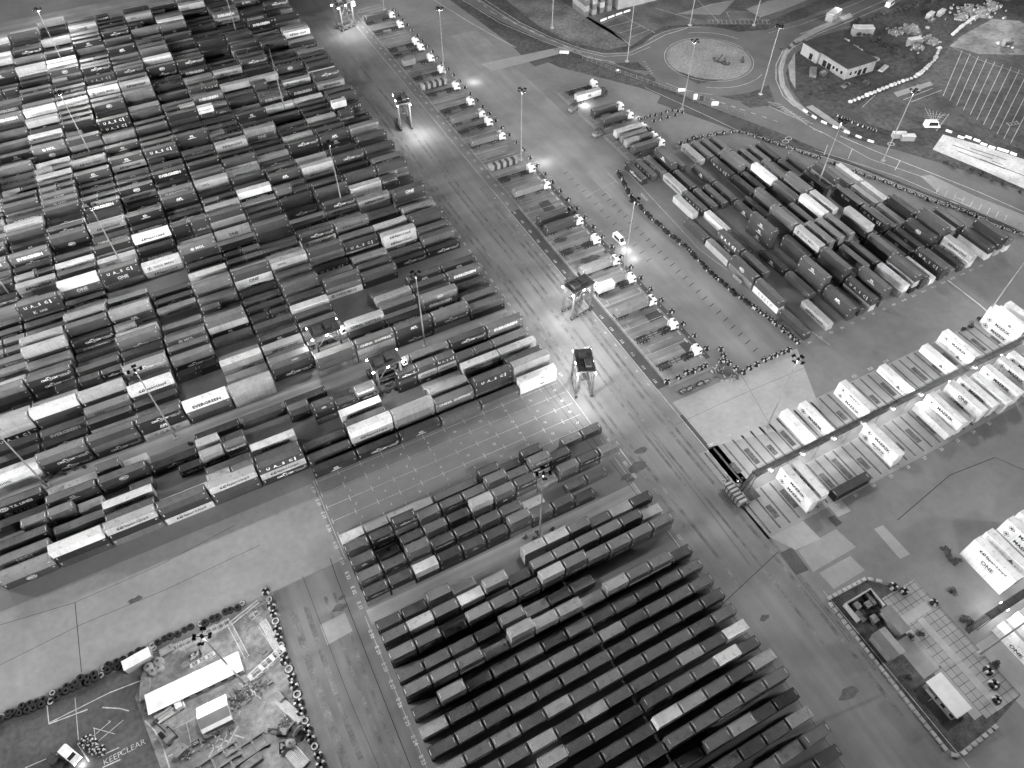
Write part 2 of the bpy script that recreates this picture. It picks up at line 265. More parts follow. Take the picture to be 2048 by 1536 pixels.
# lettering -----------------------------------------------------------------
_txt = {}
def text(s, size, bold=.02, space=1.0):
    key = (s, bold, space)
    if key not in _txt:
        c = bpy.data.curves.new('t', 'FONT'); c.body = s; c.align_x = 'CENTER'; c.align_y = 'CENTER'; c.size = 1; c.resolution_u = 2
        c.offset = bold; c.space_character = space
        o = bpy.data.objects.new('t', c); COL.objects.link(o)
        me = bpy.data.meshes.new_from_object(o.evaluated_get(bpy.context.evaluated_depsgraph_get()))
        _txt[key] = ([(v.co.x, v.co.y) for v in me.vertices], [tuple(p.vertices) for p in me.polygons])
        bpy.data.objects.remove(o); bpy.data.curves.remove(c); bpy.data.meshes.remove(me)
    v, f = _txt[key]; return [(x * size, y * size) for x, y in v], f
class Logo:
    def __init__(s): s.mb = MB()
    def t(s, str_, size, x=0, z=0, **k):
        v, f = text(str_, size, **k); s.mb.add([(a + x, 0, b + z) for a, b in v], f); return s
    def p(s, pts):
        a = sum(pts[i][0] * pts[(i + 1) % len(pts)][1] - pts[(i + 1) % len(pts)][0] * pts[i][1] for i in range(len(pts)))
        if a < 0: pts = pts[::-1]
        s.mb.add([(x, 0, z) for x, z in pts], [tuple(range(len(pts)))]); return s
    def arc(s, cx, cz, rx, rz, a0, a1, w, n=10):
        for k in range(n):
            q = [math.radians(a0 + (a1 - a0) * (k + j) / n) for j in (0, 1)]
            ww = [w * math.sin(math.pi * (k + j) / n) + .02 for j in (0, 1)]
            s.p([(cx + rx * math.cos(q[0]), cz + rz * math.sin(q[0])), (cx + rx * math.cos(q[1]), cz + rz * math.sin(q[1])),
                 (cx + rx * math.cos(q[1]), cz + (rz + ww[1]) * math.sin(q[1]) + ww[1] * .5), (cx + rx * math.cos(q[0]), cz + (rz + ww[0]) * math.sin(q[0]) + ww[0] * .5)])
        return s
    def star(s, cx, cz, r, n=7, ri=.4):
        pts = []
        for k in range(2 * n):
            a = math.pi * k / n + math.pi / 2; q = r if k % 2 == 0 else r * ri
            pts.append((cx + q * math.cos(a), cz + q * math.sin(a)))
        for k in range(2 * n): s.p([(cx, cz), pts[k], pts[(k + 1) % (2 * n)]])
        return s
    def ring(s, cx, cz, rx, rz, w, n=20):
        for k in range(n):
            a, b = 2 * math.pi * k / n, 2 * math.pi * (k + 1) / n
            s.p([(cx + rx * math.cos(a), cz + rz * math.sin(a)), (cx + rx * math.cos(b), cz + rz * math.sin(b)),
                 (cx + (rx - w) * math.cos(b), cz + (rz - w) * math.sin(b)), (cx + (rx - w) * math.cos(a), cz + (rz - w) * math.sin(a))])
        return s
def hapag(l, x, k=1.0):
    for d in (0, .75 * k):
        l.p([(x + d - .55 * k, -.05 * k), (x + d, .5 * k), (x + d + .3 * k, .5 * k), (x + d - .1 * k, .0), (x + d + .3 * k, -.5 * k), (x + d - .3 * k, -.5 * k)])
    return l
LOGO = {
 'C': (Logo().t('CMA CGM', .95, -.2, 0, bold=.03).arc(-.2, .3, 1.0, .3, 60, 150, .18).arc(-.2, -.3, 1.0, .3, 240, 330, .18).t('THE SHIPPING GROUP', .36, 3.9, .12).t('CONTAINER LINE', .3, 3.9, -.32), 1),
 'E': (Logo().t('EVERGREEN', 1.5, 0, 0, bold=.045), 1),
 'H': (hapag(Logo(), -3.1).t('Hapag-Lloyd', 1.25, .9, 0, bold=.03), 0),
 'U': (Logo().t('U', 1.35, -3.6, 0, bold=.04).t('A', 1.35, -1.7, 0, bold=.04).t('S', 1.35, .5, 0, bold=.04).t('C', 1.35, 2.5, 0, bold=.04).p([(3.5, -.75), (3.85, -.75), (3.85, .75), (3.5, .75)]).p([(-1.2, -.62), (-.2, -.62), (-.2, -.5), (-1.2, -.5)]), 1),
 'O': (Logo().t('ONE', 1.6, 0, .05, bold=.03).t('OCEAN NETWORK EXPRESS', .25, 0, -.85), 1),
 'A': (Logo().t('APL', 1.3, 0, 0, bold=.06).p([(-1.1, -.72), (1.2, -.72), (1.25, -.62), (-1.05, -.62)]), 1),
 'I': (Logo().t('ICL', .95, 0, .25, bold=.05).arc(0, -.65, 1.5, .12, 20, 160, .1).p([(-1.7, -.72), (1.5, -.72), (1.5, -.62), (-1.7, -.62)]), 1),
 'Y': (Logo().t('T', 1.3, -4.2, 0, bold=.06).ring(-4.2, 0, .62, .62, .12).t('YANG MING', 1.25, .4, 0, bold=.01), 0),
 'K': (Logo().t('K', 1.5, -1.9, 0, bold=.03).t('LINE', 1.1, .6, -.1, bold=.02), 1),
 'M': (Logo().ring(-1.9, 0, .6, .6, .2).p([(-2.2, -.2), (-1.6, -.2), (-1.6, .2), (-2.2, .2)]).t('MOL', 1.4, .6, 0, bold=.03), 1),
 'o': (Logo().t('OOCL', 1.0, -2.5, 0, bold=.04), 0),
 'S': (Logo().t('CHINA  SHIPPING', 1.25, 0, 0, bold=.03), 1),
 'c': (Logo().t('C O S C O', 1.2, 0, 0, bold=.03, space=1.3), 0),
 'V': (Logo().t('CSAV', 1.5, 1, 0, bold=.02), 0),
 'T': (Logo().ring(-3.6, 0, 1.1, .75, .3).t('TS', 1.0, -3.6, 0, bold=.05).t('T.S. LINES', 1.25, .6, 0, bold=.03), 1),
 'h': (Logo().t('HMM', 1.6, 0, 0, bold=.05), 1),
 'x': (Logo().ring(0, 0, 1.15, .78, .13).t('MSC', .85, 0, 0, bold=.04), 1),
 't': (Logo().p([(-2, -.5), (1.6, .75), (.6, .1), (1.2, .05)]).t('TRITON', .7, .2, -.45, bold=.02), 1),
 'z': (Logo().t('ESM', .75, 1.2, 0, bold=.05), 0),
 's': (Logo().t('UASC', .8, 1.5, 0, bold=.02), 1),
 'N': (Logo().t('N', 1.2, -3, 0, bold=.03), 1),
 'W': (Logo().ring(-3.6, 0, .9, .9, .9).star(-3.6, 0, .01), 0),
 # refrigerated boxes
 '1': (Logo().ring(-3.9, 0, .95, .95, .18, 4).star(-3.9, 0, .62).t('MAERSK', 1.45, .9, 0, bold=.035), 0),
 '2': (Logo().ring(-3.9, 0, .95, .95, .18, 4).star(-3.9, 0, .62).t('MAERSK', 1.2, .6, .35, bold=.03).t('SEALAND', .85, 1.0, -.6, bold=.01), 0),
 '3': (Logo().t('HAMBURG', 1.05, -2.0, 0, bold=-.012, space=1.1).p([(1.3, -.6), (2.9, -.45), (1.9, .7)]).p([(3.0, -.5), (3.7, .2), (3.5, -.5)]).t('SUD', .8, 4.6, 0, bold=-.01), 0),
}
INKV = {0: .03, 1: .72}
LEN = {1: 6.06, 2: 12.19}
# ---- place the stacks ------------------------------------------------------
BOX = []       # dicts: x, y, z (base centre), len, rz, shade, logo, and how to point at it
OCC = set()
def rnd_shade(): return random.choices('kdmglw', (.22, .34, .22, .08, .08, .06))[0]
def rnd_logo(sh, n):
    if n == 1 and random.random() < .6: return ''
    if sh in 'kd': return random.choice('CCCIIEAUx' + ' ' * 9).strip()
    if sh == 'm': return random.choice('EESOMx' + ' ' * 8).strip()
    if sh in 'gl': return random.choice('HHHo' + ' ' * 7).strip()
    return random.choice('YYHo' + ' ' * 6).strip()
ROWS = [118.2 + 4.25 * k for k in range(7)] + [152.2 + 4.27 * k for k in range(17)] + [229 + 4.27 * k for k in range(17)] + [306 + 4.27 * k for k in range(17)] + [383 + 4.27 * k for k in range(9)] + [449 + 4.27 * k for k in range(4)]
def slotx(s, n):                      # west end of a 40-foot slot, or of a half slot
    p = 12.6 if n == 2 else 6.3; x = p * s
    return 1.87 + (x if s >= 0 else x * 1.014)
def decode(txt, rows, slots_x, wr=.7, ws=.55):
    out = []
    for e in txt.split(';'):
        u, v, n, t = e.split(' ', 3); R = n.endswith('R'); n = int(n[0]); t = t.split('/'); best = None
        for q in (1, 2, 3):
            p = W(float(u), float(v), CHT * q + .03); x = p.x - (LEN[n] if R else 0)
            for s, sx in slots_x(n):
                if abs(sx - x) > 3: continue
                for r, ry in enumerate(rows):
                    if abs(ry - p.y) > 3.2: continue
                    c = ((sx - x) / ws) ** 2 + ((ry - p.y) / wr) ** 2 + .9 * (q - len(t)) ** 2
                    if best is None or c < best[0]: best = (c, q, s, sx, r, ry)
        if best: out.append((n, t, *best[1:]))
    return out
def stack(x0, y0, n, tiers, rz, where, key):
    """tiers from the top down"""
    L = LEN[n]
    for i, c in enumerate(tiers):
        z = CHT * (len(tiers) - 1 - i)
        cx, cy = (x0 + L / 2, y0 + CW / 2) if rz == 0 else (x0 + CW / 2, y0 + L / 2)
        jx, jy = random.uniform(-.05, .05), random.uniform(-.05, .05)
        BOX.append(dict(x=cx + (jx if rz == 0 else jy), y=cy + (jy if rz == 0 else jx), z=z, n=n, rz=rz, sh=c[0], logo=c[1:2].strip(), where=where, tier=len(tiers) - i, of=len(tiers), key=key, open='q' in c))
def fill_tiers(t, q, n):
    t = list(t)[:q] if len(t) > q else list(t)
    while len(t) < q:
        s = rnd_shade(); t.append(s + rnd_logo(s, n))
    return t
def plain(t): return [c for c in t]
# big yard
EMPTY = [[(480, 900), (600, 850), (690, 800), (735, 830), (640, 880), (545, 905)],                      # strip of bare ground behind the front rows
         [(355, 770), (440, 745), (450, 790), (360, 815)], [(650, 770), (740, 745), (742, 785), (660, 800)],
         [(648, 580), (740, 560), (750, 615), (660, 640)], [(735, 560), (900, 505), (915, 540), (730, 590)],
         [(325, 960), (400, 930), (420, 970), (330, 1010)], [(185, 500), (280, 480), (300, 505), (190, 530)], [(225, 590), (300, 575), (300, 592), (230, 606)],
         [(480, 860), (560, 835), (570, 880), (500, 900)], [(700, 640), (740, 625), (742, 660), (705, 670)], [(925, 525), (985, 515), (990, 565), (935, 570)]]
def inside(poly, u, v):
    c = False
    for i in range(len(poly)):
        (x1, y1), (x2, y2) = poly[i], poly[i - 1]
        if (y1 > v) != (y2 > v) and u < (x2 - x1) * (v - y1) / (y2 - y1) + x1: c = not c
    return c
yard = {}
for n, t, q, s, sx, r, ry in decode(YARD, ROWS, lambda n: [(s, slotx(s, n)) for s in (range(-7, 6) if n == 2 else range(-14, 12))]):
    yard.setdefault((r, s if n == 2 else s // 2), {})[(n, s)] = fill_tiers(t, q, n)
for r, ry in enumerate(ROWS):
    for s in range(-9, 6):
        if (r, s) in yard: continue
        x = slotx(s, 2)
        if r == 0 and s < 0: continue
        if ry > 421: continue
        u, v = PX((x + 6, ry + 1, 2)); 
        if not (-90 < u < 1150 and -60 < v < 1400): continue
        if r < 23 and any(inside(p, *PX((x + 6, ry + 1.2, 0))) for p in EMPTY): continue
        if r in (3, 4) and s == 2 or r == 5 and s in (1,2): continue
        # no taller than what already stands in front of it lets one see
        if r < 24:
            q = 1 if random.random() < .75 else 0
            if (r - 1, s) in yard and max(len(z) for z in yard[(r - 1, s)].values()) >= 2 and random.random() < .6: q = 2
        else: q = random.choices((1, 2, 3), (.14, .5, .36))[0]
        if q == 0: continue
        if random.random() < .12: yard[(r, s)] = {(1, 2 * s): fill_tiers([], q, 1), (1, 2 * s + 1): fill_tiers([], max(1, q - random.randint(0, 1)), 1)}
        else: yard[(r, s)] = {(2, s): fill_tiers([], q, 2)}
for (r, s), d in yard.items():
    for (n, ss), t in d.items():
        if n == 2 and any(k[0] == 1 for k in d): pass
        k = (6 - ss) if n == 2 else (12 - ss)
        stack(slotx(ss, n), ROWS[r], n, t, 0, f"{nth(k)} {'slot' if n == 2 else 'short slot'} from the haul road, {nth(r + 1)} row behind the empty bays", ('yard', r, ss, n))
# lower block of twenty-foot boxes, its rows painted E21 to E35
BROW = [95.2, 90.85, 86.5, 82.15, 77.8] + [70.0 - 4.36 * k for k in range(17)]
BNAME = [35, 34, 33, 32, 31] + [30 - k for k in range(17)]
bx = lambda n: [(s, 1.75 + 6.45 * s) for s in range(0, 14)] if n == 1 else [(s, 1.75 + 6.45 * s) for s in range(0, 13)]
blk = {}
for n, t, q, s, sx, r, ry in decode(BLOCK, BROW, bx):
    blk[(r, s, n)] = fill_tiers(t, q, n)
have = set()
for (r, s, n) in blk:
    have.add((r, s)); 
    if n == 2: have.add((r, s + 1))
for r, ry in enumerate(BROW):
    for s in range(0, 12):
        if (r, s) in have: continue
        u, v = PX((1.75 + 6.45 * s + 3, ry + 1, 0))
        if not (560 < u < 1760 and v < 1640): continue
        if r < 5 and s > 8 - (r >= 3) * 2: continue
        if 5 <= r <= 8 and s > 6: continue
        if r == 5 and s > 1: continue
        if r > 11 and s > 11: continue
        t = random.choice('mddmmgk') + (random.choice('CIE   ').strip())
        blk[(r, s, 1)] = [t] if r > 8 or random.random() < .5 else [t, random.choice('dmk')]
for (r, s, n), t in blk.items():
    stack(1.75 + 6.45 * s, BROW[r], n, t, 0, f"{nth(s + 1)} from the west end, row painted E{BNAME[r]}", ('block', r, s, n))
# block beside the tyre wall, boxes lying north to south
RCOL = [154.3 + 4.53 * k for k in range(21)]; RSLOT = [96.1 + 13.0 * k for k in range(8)]
rgt = {}
for e in RIGHT.split(';'):
    u, v, n, t = e.split(' ', 3); t = t.split('/'); best = None
    for q in (1, 2, 3):
        p = W(float(u), float(v), CHT * q + .03)
        for c, cx in enumerate(RCOL):
            for s, sy in enumerate(RSLOT):
                k = ((cx - p.x) / .6) ** 2 + ((sy - p.y) / .8) ** 2 + .5 * (q - len(t)) ** 2
                if best is None or k < best[0]: best = (k, q, c, s)
    if (best[2], best[3]) not in rgt: rgt[(best[2], best[3])] = fill_tiers(t, best[1], 2)
for c in range(21):
    for s in range(8):
        if (c, s) in rgt: continue
        u, v = PX((RCOL[c] + 1, RSLOT[s] + 6, 2))
        top = {0: 7, 1: 7, 2: 7, 3: 7, 4: 7, 5: 7, 6: 7, 7: 7, 8: 7, 9: 7, 10: 6, 11: 6, 12: 5, 13: 5, 14: 4, 15: 4, 16: 3, 17: 2, 18: 1, 19: 0, 20: -1}[c]
        if s > top: continue
        if random.random() < .55: rgt[(c, s)] = [random.choice('kddm') + random.choice(['', '', 'I']) for _ in range(random.choice((1, 1, 2)))]
for (c, s), t in rgt.items():
    stack(RCOL[c], RSLOT[s], 2, t, -math.pi / 2, f"{nth(s + 1)} from the south end, {nth(c + 1)} line from the tyre wall", ('right', c, s, 2))
# ---- which boxes show largest: a small depth buffer of everything stacked ----
def visible_counts(boxes, SW_=1024, SH_=768):
    k = SW_ / 2048; D = np.full((SH_, SW_), 1e9); I = np.full((SH_, SW_), -1, int)
    R = np.array([RT, -UP, FW]); C0 = np.array(CAMP)
    for i, b in enumerate(boxes):
        hx, hy = LEN[b['n']] / 2, CW / 2
        if b['rz']: hx, hy = hy, hx
        P = np.array([(b['x'] + sx * hx, b['y'] + sy * hy, b['z'] + sz) for sz in (0, CHT) for sy in (-1, 1) for sx in (-1, 1)])
        q = (P - C0) @ R.T; uv = np.stack([(1024 + F * q[:, 0] / q[:, 2]) * k, (768 + F * q[:, 1] / q[:, 2]) * k], 1); z = q[:, 2]
        for f in ((4, 5, 7, 6), (0, 1, 5, 4), (1, 3, 7, 5), (0, 4, 6, 2)):
            a = uv[list(f)]; x0, y0 = np.floor(a.min(0)).astype(int); x1, y1 = np.ceil(a.max(0)).astype(int) + 1
            x0, y0, x1, y1 = max(x0, 0), max(y0, 0), min(x1, SW_), min(y1, SH_)
            if x0 >= x1 or y0 >= y1: continue
            gx, gy = np.meshgrid(np.arange(x0, x1) + .5, np.arange(y0, y1) + .5); s = None
            sg = []
            for j in range(4):
                p, r = a[j], a[(j + 1) % 4]; sg.append((r[0] - p[0]) * (gy - p[1]) - (r[1] - p[1]) * (gx - p[0]))
            sg = np.array(sg); ins = (sg >= 0).all(0) | (sg <= 0).all(0)
            A = np.linalg.lstsq(np.c_[a, np.ones(4)], 1 / z[list(f)], rcond=None)[0]
            zz = 1 / (A[0] * gx + A[1] * gy + A[2]); d = D[y0:y1, x0:x1]; w = ins & (zz < d - .02)
            d[w] = zz[w]; I[y0:y1, x0:x1][w] = i
    return np.bincount(I[I >= 0], minlength=len(boxes))
VIS = visible_counts(BOX)
NIND = 285
order = np.argsort(-VIS)
IND = set(int(i) for i in order[:NIND] if VIS[i] > 0)
_bm = {}
def marked(mb, L):
    q = marks_mb(L); mb.add(q.v, q.f, 1); return mb
def cmesh(kind, n, rib=True):
    k = (kind, n, rib)
    if k not in _bm:
        L = LEN[n]
        mb = dict(body=lambda: marked(body_mb(L, rib), L), roof=lambda: roof_mb(L, rib), door=lambda: door_mb(L, rib), marks=lambda: marks_mb(L),
                  rbody=lambda: body_mb(L, rib, smooth=True), unit=lambda: unit_mb(L))[kind]()
        mats = dict(body=[M_SIDE, M_MARK], roof=M_ROOF, door=M_SIDE, marks=M_MARK, rbody=M_SIDE, unit=[M_GREY, M_DARKST])[kind]
        _bm[k] = (mb, mb.mesh('container_' + kind, mats))
    return _bm[k]
_lm = {}
def logo_mesh(c, n):
    if (c, n) not in _lm:
        l, ink = LOGO[c]; k = 1.0 if n == 2 else .62
        mb = MB(); mb.add([(x * k, 0, z * k) for x, y, z in l.mb.v], l.mb.f); _lm[(c, n)] = (mb, mb.mesh('lettering', M_INK), INKV[ink])
    return _lm[(c, n)]
SHN = dict(k='black', d='dark grey', m='mid grey', g='grey', l='light grey', w='white')
TIERN = {1: 'bottom', 2: 'second', 3: 'third'}
def logo_ink(b):
    m = logo_mesh(b['logo'], b['n']); v = m[2]
    if v < .2 and SHADE[b['sh']] < .1: v = .72
    if v > .5 and SHADE[b['sh']] > .3: v = .03
    return v
def container(b, label, group, name='shipping_container', cat='shipping container'):
    sh = SHADE[b['sh']] * random.uniform(.85, 1.15)
    r = thing(name, label, cat, (b['x'], b['y'], b['z']), b['rz'], group)
    o = ob('body', cmesh('body', b['n'])[1], r, color=sh)
    if not b.get('open'): ob('roof', cmesh('roof', b['n'])[1], r, color=sh)
    ob('door', cmesh('door', b['n'])[1], r, color=sh * .95)
    if b['logo'] in LOGO:
        ob('lettering', logo_mesh(b['logo'], b['n'])[1], r, (0, -CW / 2 - .012, 1.32 + random.uniform(-.1, .12)), color=logo_ink(b))
    return r
usedlab = {}
def clabel(b):
    size = 'forty-foot' if b['n'] == 2 else 'twenty-foot'
    tier = 'single' if b['of'] == 1 else 'top' if b['tier'] == b['of'] else TIERN[b['tier']] + '-tier'
    let = {'': 'plain'}.get(b['logo'], '') or ('oval-badged' if b['logo'] in 'xT' else 'lettered')
    w = b['where'].replace(' from the haul road', ' from haul road').replace(' behind the empty bays', ' behind empty bays').replace(' from the tyre wall', ' from tyre wall').replace(' from the south end', ' from south end').replace(' from the west end', ' from west end')
    t = f"{SHN[b['sh']]} {let} {size} container, {tier}, {w}"
    return t if len(t.split()) <= 16 else t.replace(' behind empty bays', ' back')
GROUPN = {'yard': 'containers stacked in the big yard', 'block': 'containers in the lower block', 'right': 'containers beside the tyre wall'}
for i in sorted(IND):
    b = BOX[i]; container(b, clabel(b), GROUPN[b['key'][0]])
# everything else in the stacks: one merged object
V, Fc, MI, SHD = [], [], [], []
# (running vertex count kept cheap)
_tot = 0
def merge(mb, mi, b, shade, off=(0, 0, 0)):
    global _tot
    a = np.array(mb.v, float) + off; c, s = math.cos(b['rz']), math.sin(b['rz'])
    a = np.stack([a[:, 0] * c - a[:, 1] * s + b['x'], a[:, 0] * s + a[:, 1] * c + b['y'], a[:, 2] + b['z']], 1)
    V.append(a); o = _tot; Fc.extend(tuple(j + o for j in f) for f in mb.f); MI.extend([2 if k else mi for k in mb.m]); SHD.append(np.full(len(a), shade)); _tot += len(a)
for i, b in enumerate(BOX):
    if i in IND: continue
    sh = SHADE[b['sh']] * random.uniform(.85, 1.15)
    rib = VIS[i] > 120
    merge(cmesh('body', b['n'], rib)[0], 0, b, sh); merge(cmesh('roof', b['n'], rib)[0], 1, b, sh); merge(cmesh('door', b['n'], False)[0], 0, b, sh)
    if VIS[i] > 15:
        if b['logo'] in LOGO: merge(logo_mesh(b['logo'], b['n'])[0], 0, b, logo_ink(b), (0, -CW / 2 - .012, 1.32))
me = bpy.data.meshes.new('container_stacks'); me.from_pydata(np.concatenate(V).tolist(), [], Fc)
for m in (M_SIDE_S, M_ROOF_S, M_MARK): me.materials.append(m)
me.polygons.foreach_set('material_index', MI)
at = me.attributes.new('shade', 'FLOAT_COLOR', 'POINT'); s_ = np.concatenate(SHD); at.data.foreach_set('color', np.stack([s_, s_, s_, np.ones_like(s_)], 1).ravel().astype(np.float32))
me.update()
tag(ob('container_stacks', me), 'the hundreds of smaller shipping containers filling the far stacks of the yard', 'container stacks', kind='stuff')
print('boxes', len(BOX), 'visible', int((VIS > 0).sum()), 'smallest individual', int(VIS[order[NIND - 1]]))
# ---- refrigerated boxes on their rack ---------------------------------------
RSH = dict(M='1', B='3', Z='2', P='', p='', H='H', O='O', m='1')
def reefer(x, y, z, flip, code, label, shade=.72):
    r = thing('refrigerated_container', label, 'refrigerated container', (x, y, z), math.pi / 2 if flip else -math.pi / 2, 'white refrigerated containers along the racks')
    ob('body', cmesh('rbody', 2)[1], r, color=shade); ob('roof', cmesh('roof', 2)[1], r, color=shade); ob('door', cmesh('door', 2)[1], r, color=shade * .95); ob('cooling_unit', cmesh('unit', 2)[1], r)
    lg = RSH.get(code, '')
    if lg:
        ob('lettering', logo_mesh(lg, 2)[1], r, (0, (CW / 2 + .012) * (1 if flip else -1), 1.32), math.pi if flip else 0, color=.03 if lg in '12HO' else .12)
    return r
RF = [  # west edge, south end, tiers from the top, rack side
 (112.9, 48.5, 'MM', 0, 'first from the haul road'), (116.4, 48.8, 'Mm', 0, 'second from the haul road'), (143.3, 48.7, 'MZ', 0, 'alone in the middle of the rack'),
 (163.6, 48.3, 'P', 0, 'beside the bare bays east of centre'), (167.0, 48.3, 'Mp', 0, 'third from the east stacks'), (171.6, 48.9, 'H', 0, 'between two lettered ones'), (175.6, 48.6, 'OO', 0, 'west of the tall east pair'),
 (180.2, 48.6, 'MM', 0, 'tall pair near the east end'), (184.4, 47.6, 'PP', 0, 'behind the tall pair'), (190.0, 48.2, 'MP', 0, 'fourth from the east edge'), (196.5, 48.4, 'MM', 0, 'second from the east edge'), (201, 48.4, 'MP', 0, 'at the east edge'),
 (127.4, 64.2, 'p', 1, 'beside the lamp mast'), (134.1, 64.0, 'M', 1, 'second from the lamp mast'), (147.6, 63.4, 'ZM', 1, 'stack opposite the lone pair'),
 (165.2, 63.8, 'B', 1, 'west one of the triangle-marked pair'), (183.0, 63.8, 'B', 1, 'low one of the triangle-marked stacks'), (190.4, 64.0, 'MB', 1, 'beside the low triangle-marked one'),
 (209, 63.5, 'BMM', 1, 'stack of three at the east edge'), (213.6, 63.5, 'MM', 1, 'behind the stack of three'), (218, 63.5, 'PM', 1, 'farthest east behind the stack of three')]
WORD = {'M': 'star-badged lettered', 'm': 'star-badged lettered', 'B': 'triangle-marked', 'Z': 'twice-lettered star-badged', 'P': 'plain', 'p': 'plain', 'H': 'dark-lettered', 'O': 'large-lettered'}
for x, y, t, f, wh in RF:
    for i, c in enumerate(t):
        tr = len(t) - 1 - i
        tn = ['bottom', 'middle' if len(t) == 3 else 'top', 'top'][tr] if len(t) > 1 else 'single'
        reefer(x + CW / 2, y + 6.1, CHT * tr + .02, f, c, f"white {WORD[c]} cold box, {tn}, {'north' if f else 'south'} of gantry, {wh}", .72 if c != 'm' else .3)
# ------------------------------------------------------------------ ground sheets
def structure(name, mb, m):
    return tag(ob(name, (mb, m)), kind='structure')
M_ASPH = mat('yard_asphalt', .2, .85, ((.04, .1), (.4, .06), (4, .08)), stain=.1)
M_SLAB = mat('concrete_slab', .3, .85, ((.05, .08), (.6, .07), (5, .06)), stain=.12)
M_PALE = mat('pale_concrete', .36, .85, ((.06, .08), (.7, .06)), stain=.1)
M_TAR = mat('dark_asphalt', .085, .85, ((.08, .2), (2, .15)), stain=.2)
M_ROAD = mat('road_asphalt', .15, .8, ((.05, .15), (1.5, .12)), stain=.15)
M_GRASS = mat('rough_grass', .075, 1, ((.05, .35), (.5, .4), (3, .4)))
M_DRYGR = mat('pale_dry_grass', .26, 1, ((.1, .18), (.9, .25), (4, .3)))
M_LINE = mat('road_paint', .62, .7, ((1.2, .25),), stain=.35)
M_SEAM = mat('tar_seam', .03, .8, ((2, .4),))
Z = lambda k: .004 * k
g = MB(); g.sheet([(-900, -500), (1500, -500), (1500, 1900), (-900, 1900)], 0); structure('ground', g, M_ASPH)
# ------------------------------------------------------------------ lamp masts
def mast_proto(h=30.0):
    t = thing('lamp_mast', 'tall grey lamp mast', 'lamp mast')
    b = MB(); b.box(-.7, .7, -.7, .7, 0, .5); b.box(-.3, .3, -.3, .3, .5, .62); ob('plinth', (b, M_CONC), t)
    b = MB(); b.tube((0, 0, .6), (0, 0, h), .27, .11, 12); ob('pole', (b, M_STEEL), t)
    b = MB(); b.tube((0, 0, h - .5), (0, 0, h + .35), .35, .28, 12)
    for k in range(4):
        a = math.pi / 2 * k; b.bar((0, 0, h), (1.75 * math.cos(a), 1.75 * math.sin(a), h), .12)
    ob('head_frame', (b, M_DARKST), t)
    fl = MB(); fl.prism([(-.34, -.24), (.34, -.24), (.34, .24), (-.34, .24)], -.14, .12); fl.box(-.1, .1, -.1, .1, .12, .22)
    flm = fl.mesh('floodlight', M_DARKST)
    ln = MB(); ln.box(-.28, .28, -.19, .19, -.155, -.142)
    lnm = ln.mesh('lens', M_LAMP); lno = ln.mesh('lens', M_LAMPOFF)
    for k in range(8):
        a = math.pi / 2 * (k // 2); s = (-1) ** k; r = 1.5
        x, y = r * math.cos(a) - s * .33 * math.sin(a), r * math.sin(a) + s * .33 * math.cos(a)
        f = ob('floodlight', flm, t, (x, y, h - .12)); f.rotation_euler = (0, math.radians(-22), a)
        ob('lens', lnm, f)
    return t, lno
MAST, LENS_OFF = mast_proto()
# x, y, lit strength, label
MASTS = [
 (-28.8, 149.5, .55, 'lamp mast leaning over the left stacks, crossed head dark against white roofs'),
 (-29.2, 224.0, .7, 'lamp mast rising behind the row of bold-lettered containers at left'),
 (-29.7, 299.0, .95, 'lamp mast in the upper left stacks, head above pale rows'),
 (-30.1, 374.5, 1.0, 'lamp mast nearest the upper left corner, over the pale cross road'),
 (47.6, 75.3, .7, 'lamp mast in the bright alley beside the tall white twenty-foot stack'),
 (47.6, 149.4, .75, 'lamp mast standing in the alley by the striped three-high stacks'),
 (46.9, 222.6, .35, 'lamp mast with lit head among the dark stacks at centre'),
 (47.5, 297.5, .05, 'lamp mast with pale lower pole in the darkest upper stacks'),
 (46.5, 373.0, .05, 'lamp mast at the far top of the dark stacks'),
 (121.8, 75.0, 1.0, 'lamp mast between the pale concrete patch and the white cold boxes'),
 (121.4, 149.2, 1.1, 'lamp mast among the truck bays by the short white container'),
 (120.9, 223.0, .8, 'lamp mast behind the banded box in the truck bays'),
 (120.8, 297.0, .8, 'lamp mast with starry lit head near the upper truck bays'),
 (210.5, 153.0, .5, 'lamp mast rising out of the stacks beside the tyre wall'),
 (199.8, 223.8, .55, 'lamp mast at the end of the double tyre row facing the roundabout'),
 (248.5, 156.0, .5, 'lamp mast on the verge beyond the road at right'),
 (238.0, 218.0, .5, 'lamp mast on the small island right of the roundabout'),
 (201.6, 269.5, .5, 'lamp mast on the traffic island left of the roundabout'),
 (187.0, 314.5, .4, 'lamp mast on the verge behind the long road railing'),
 (249.1, 285.2, .4, 'lamp mast behind the far side of the roundabout, left'),
 (277.3, 270.5, .4, 'lamp mast behind the far side of the roundabout, right'),
 (209.3, 75.2, 1.2, 'lamp mast beside the stack of three cold boxes at right edge'),
 (123.1, 1.6, 1.0, 'lamp mast at lower right crossing the large-lettered cold box'),
 (-29.2, 73.6, .75, 'lamp mast standing over the long white roof of the works yard'),
 (-63.0, 149.4, .4, 'lamp mast at the left edge beside the weed strip'),
 (-65.3, 232.2, .7, 'lamp mast at the left edge among middle stacks'),
 (120.6, 371.0, .9, 'lamp mast at the top of the truck bays'),
]
first = True
for x, y, s, lab in MASTS:
    if first:
        MAST.location = (x, y, 0); MAST['label'] = lab; MAST['group'] = 'high lamp masts on the yard grid'; r = MAST; first = False
    else: r = dup(MAST, (x, y, 0), random.uniform(-.4, .4), lab)
    if s < .3:
        for f in r.children:
            for l in f.children: l.data = LENS_OFF
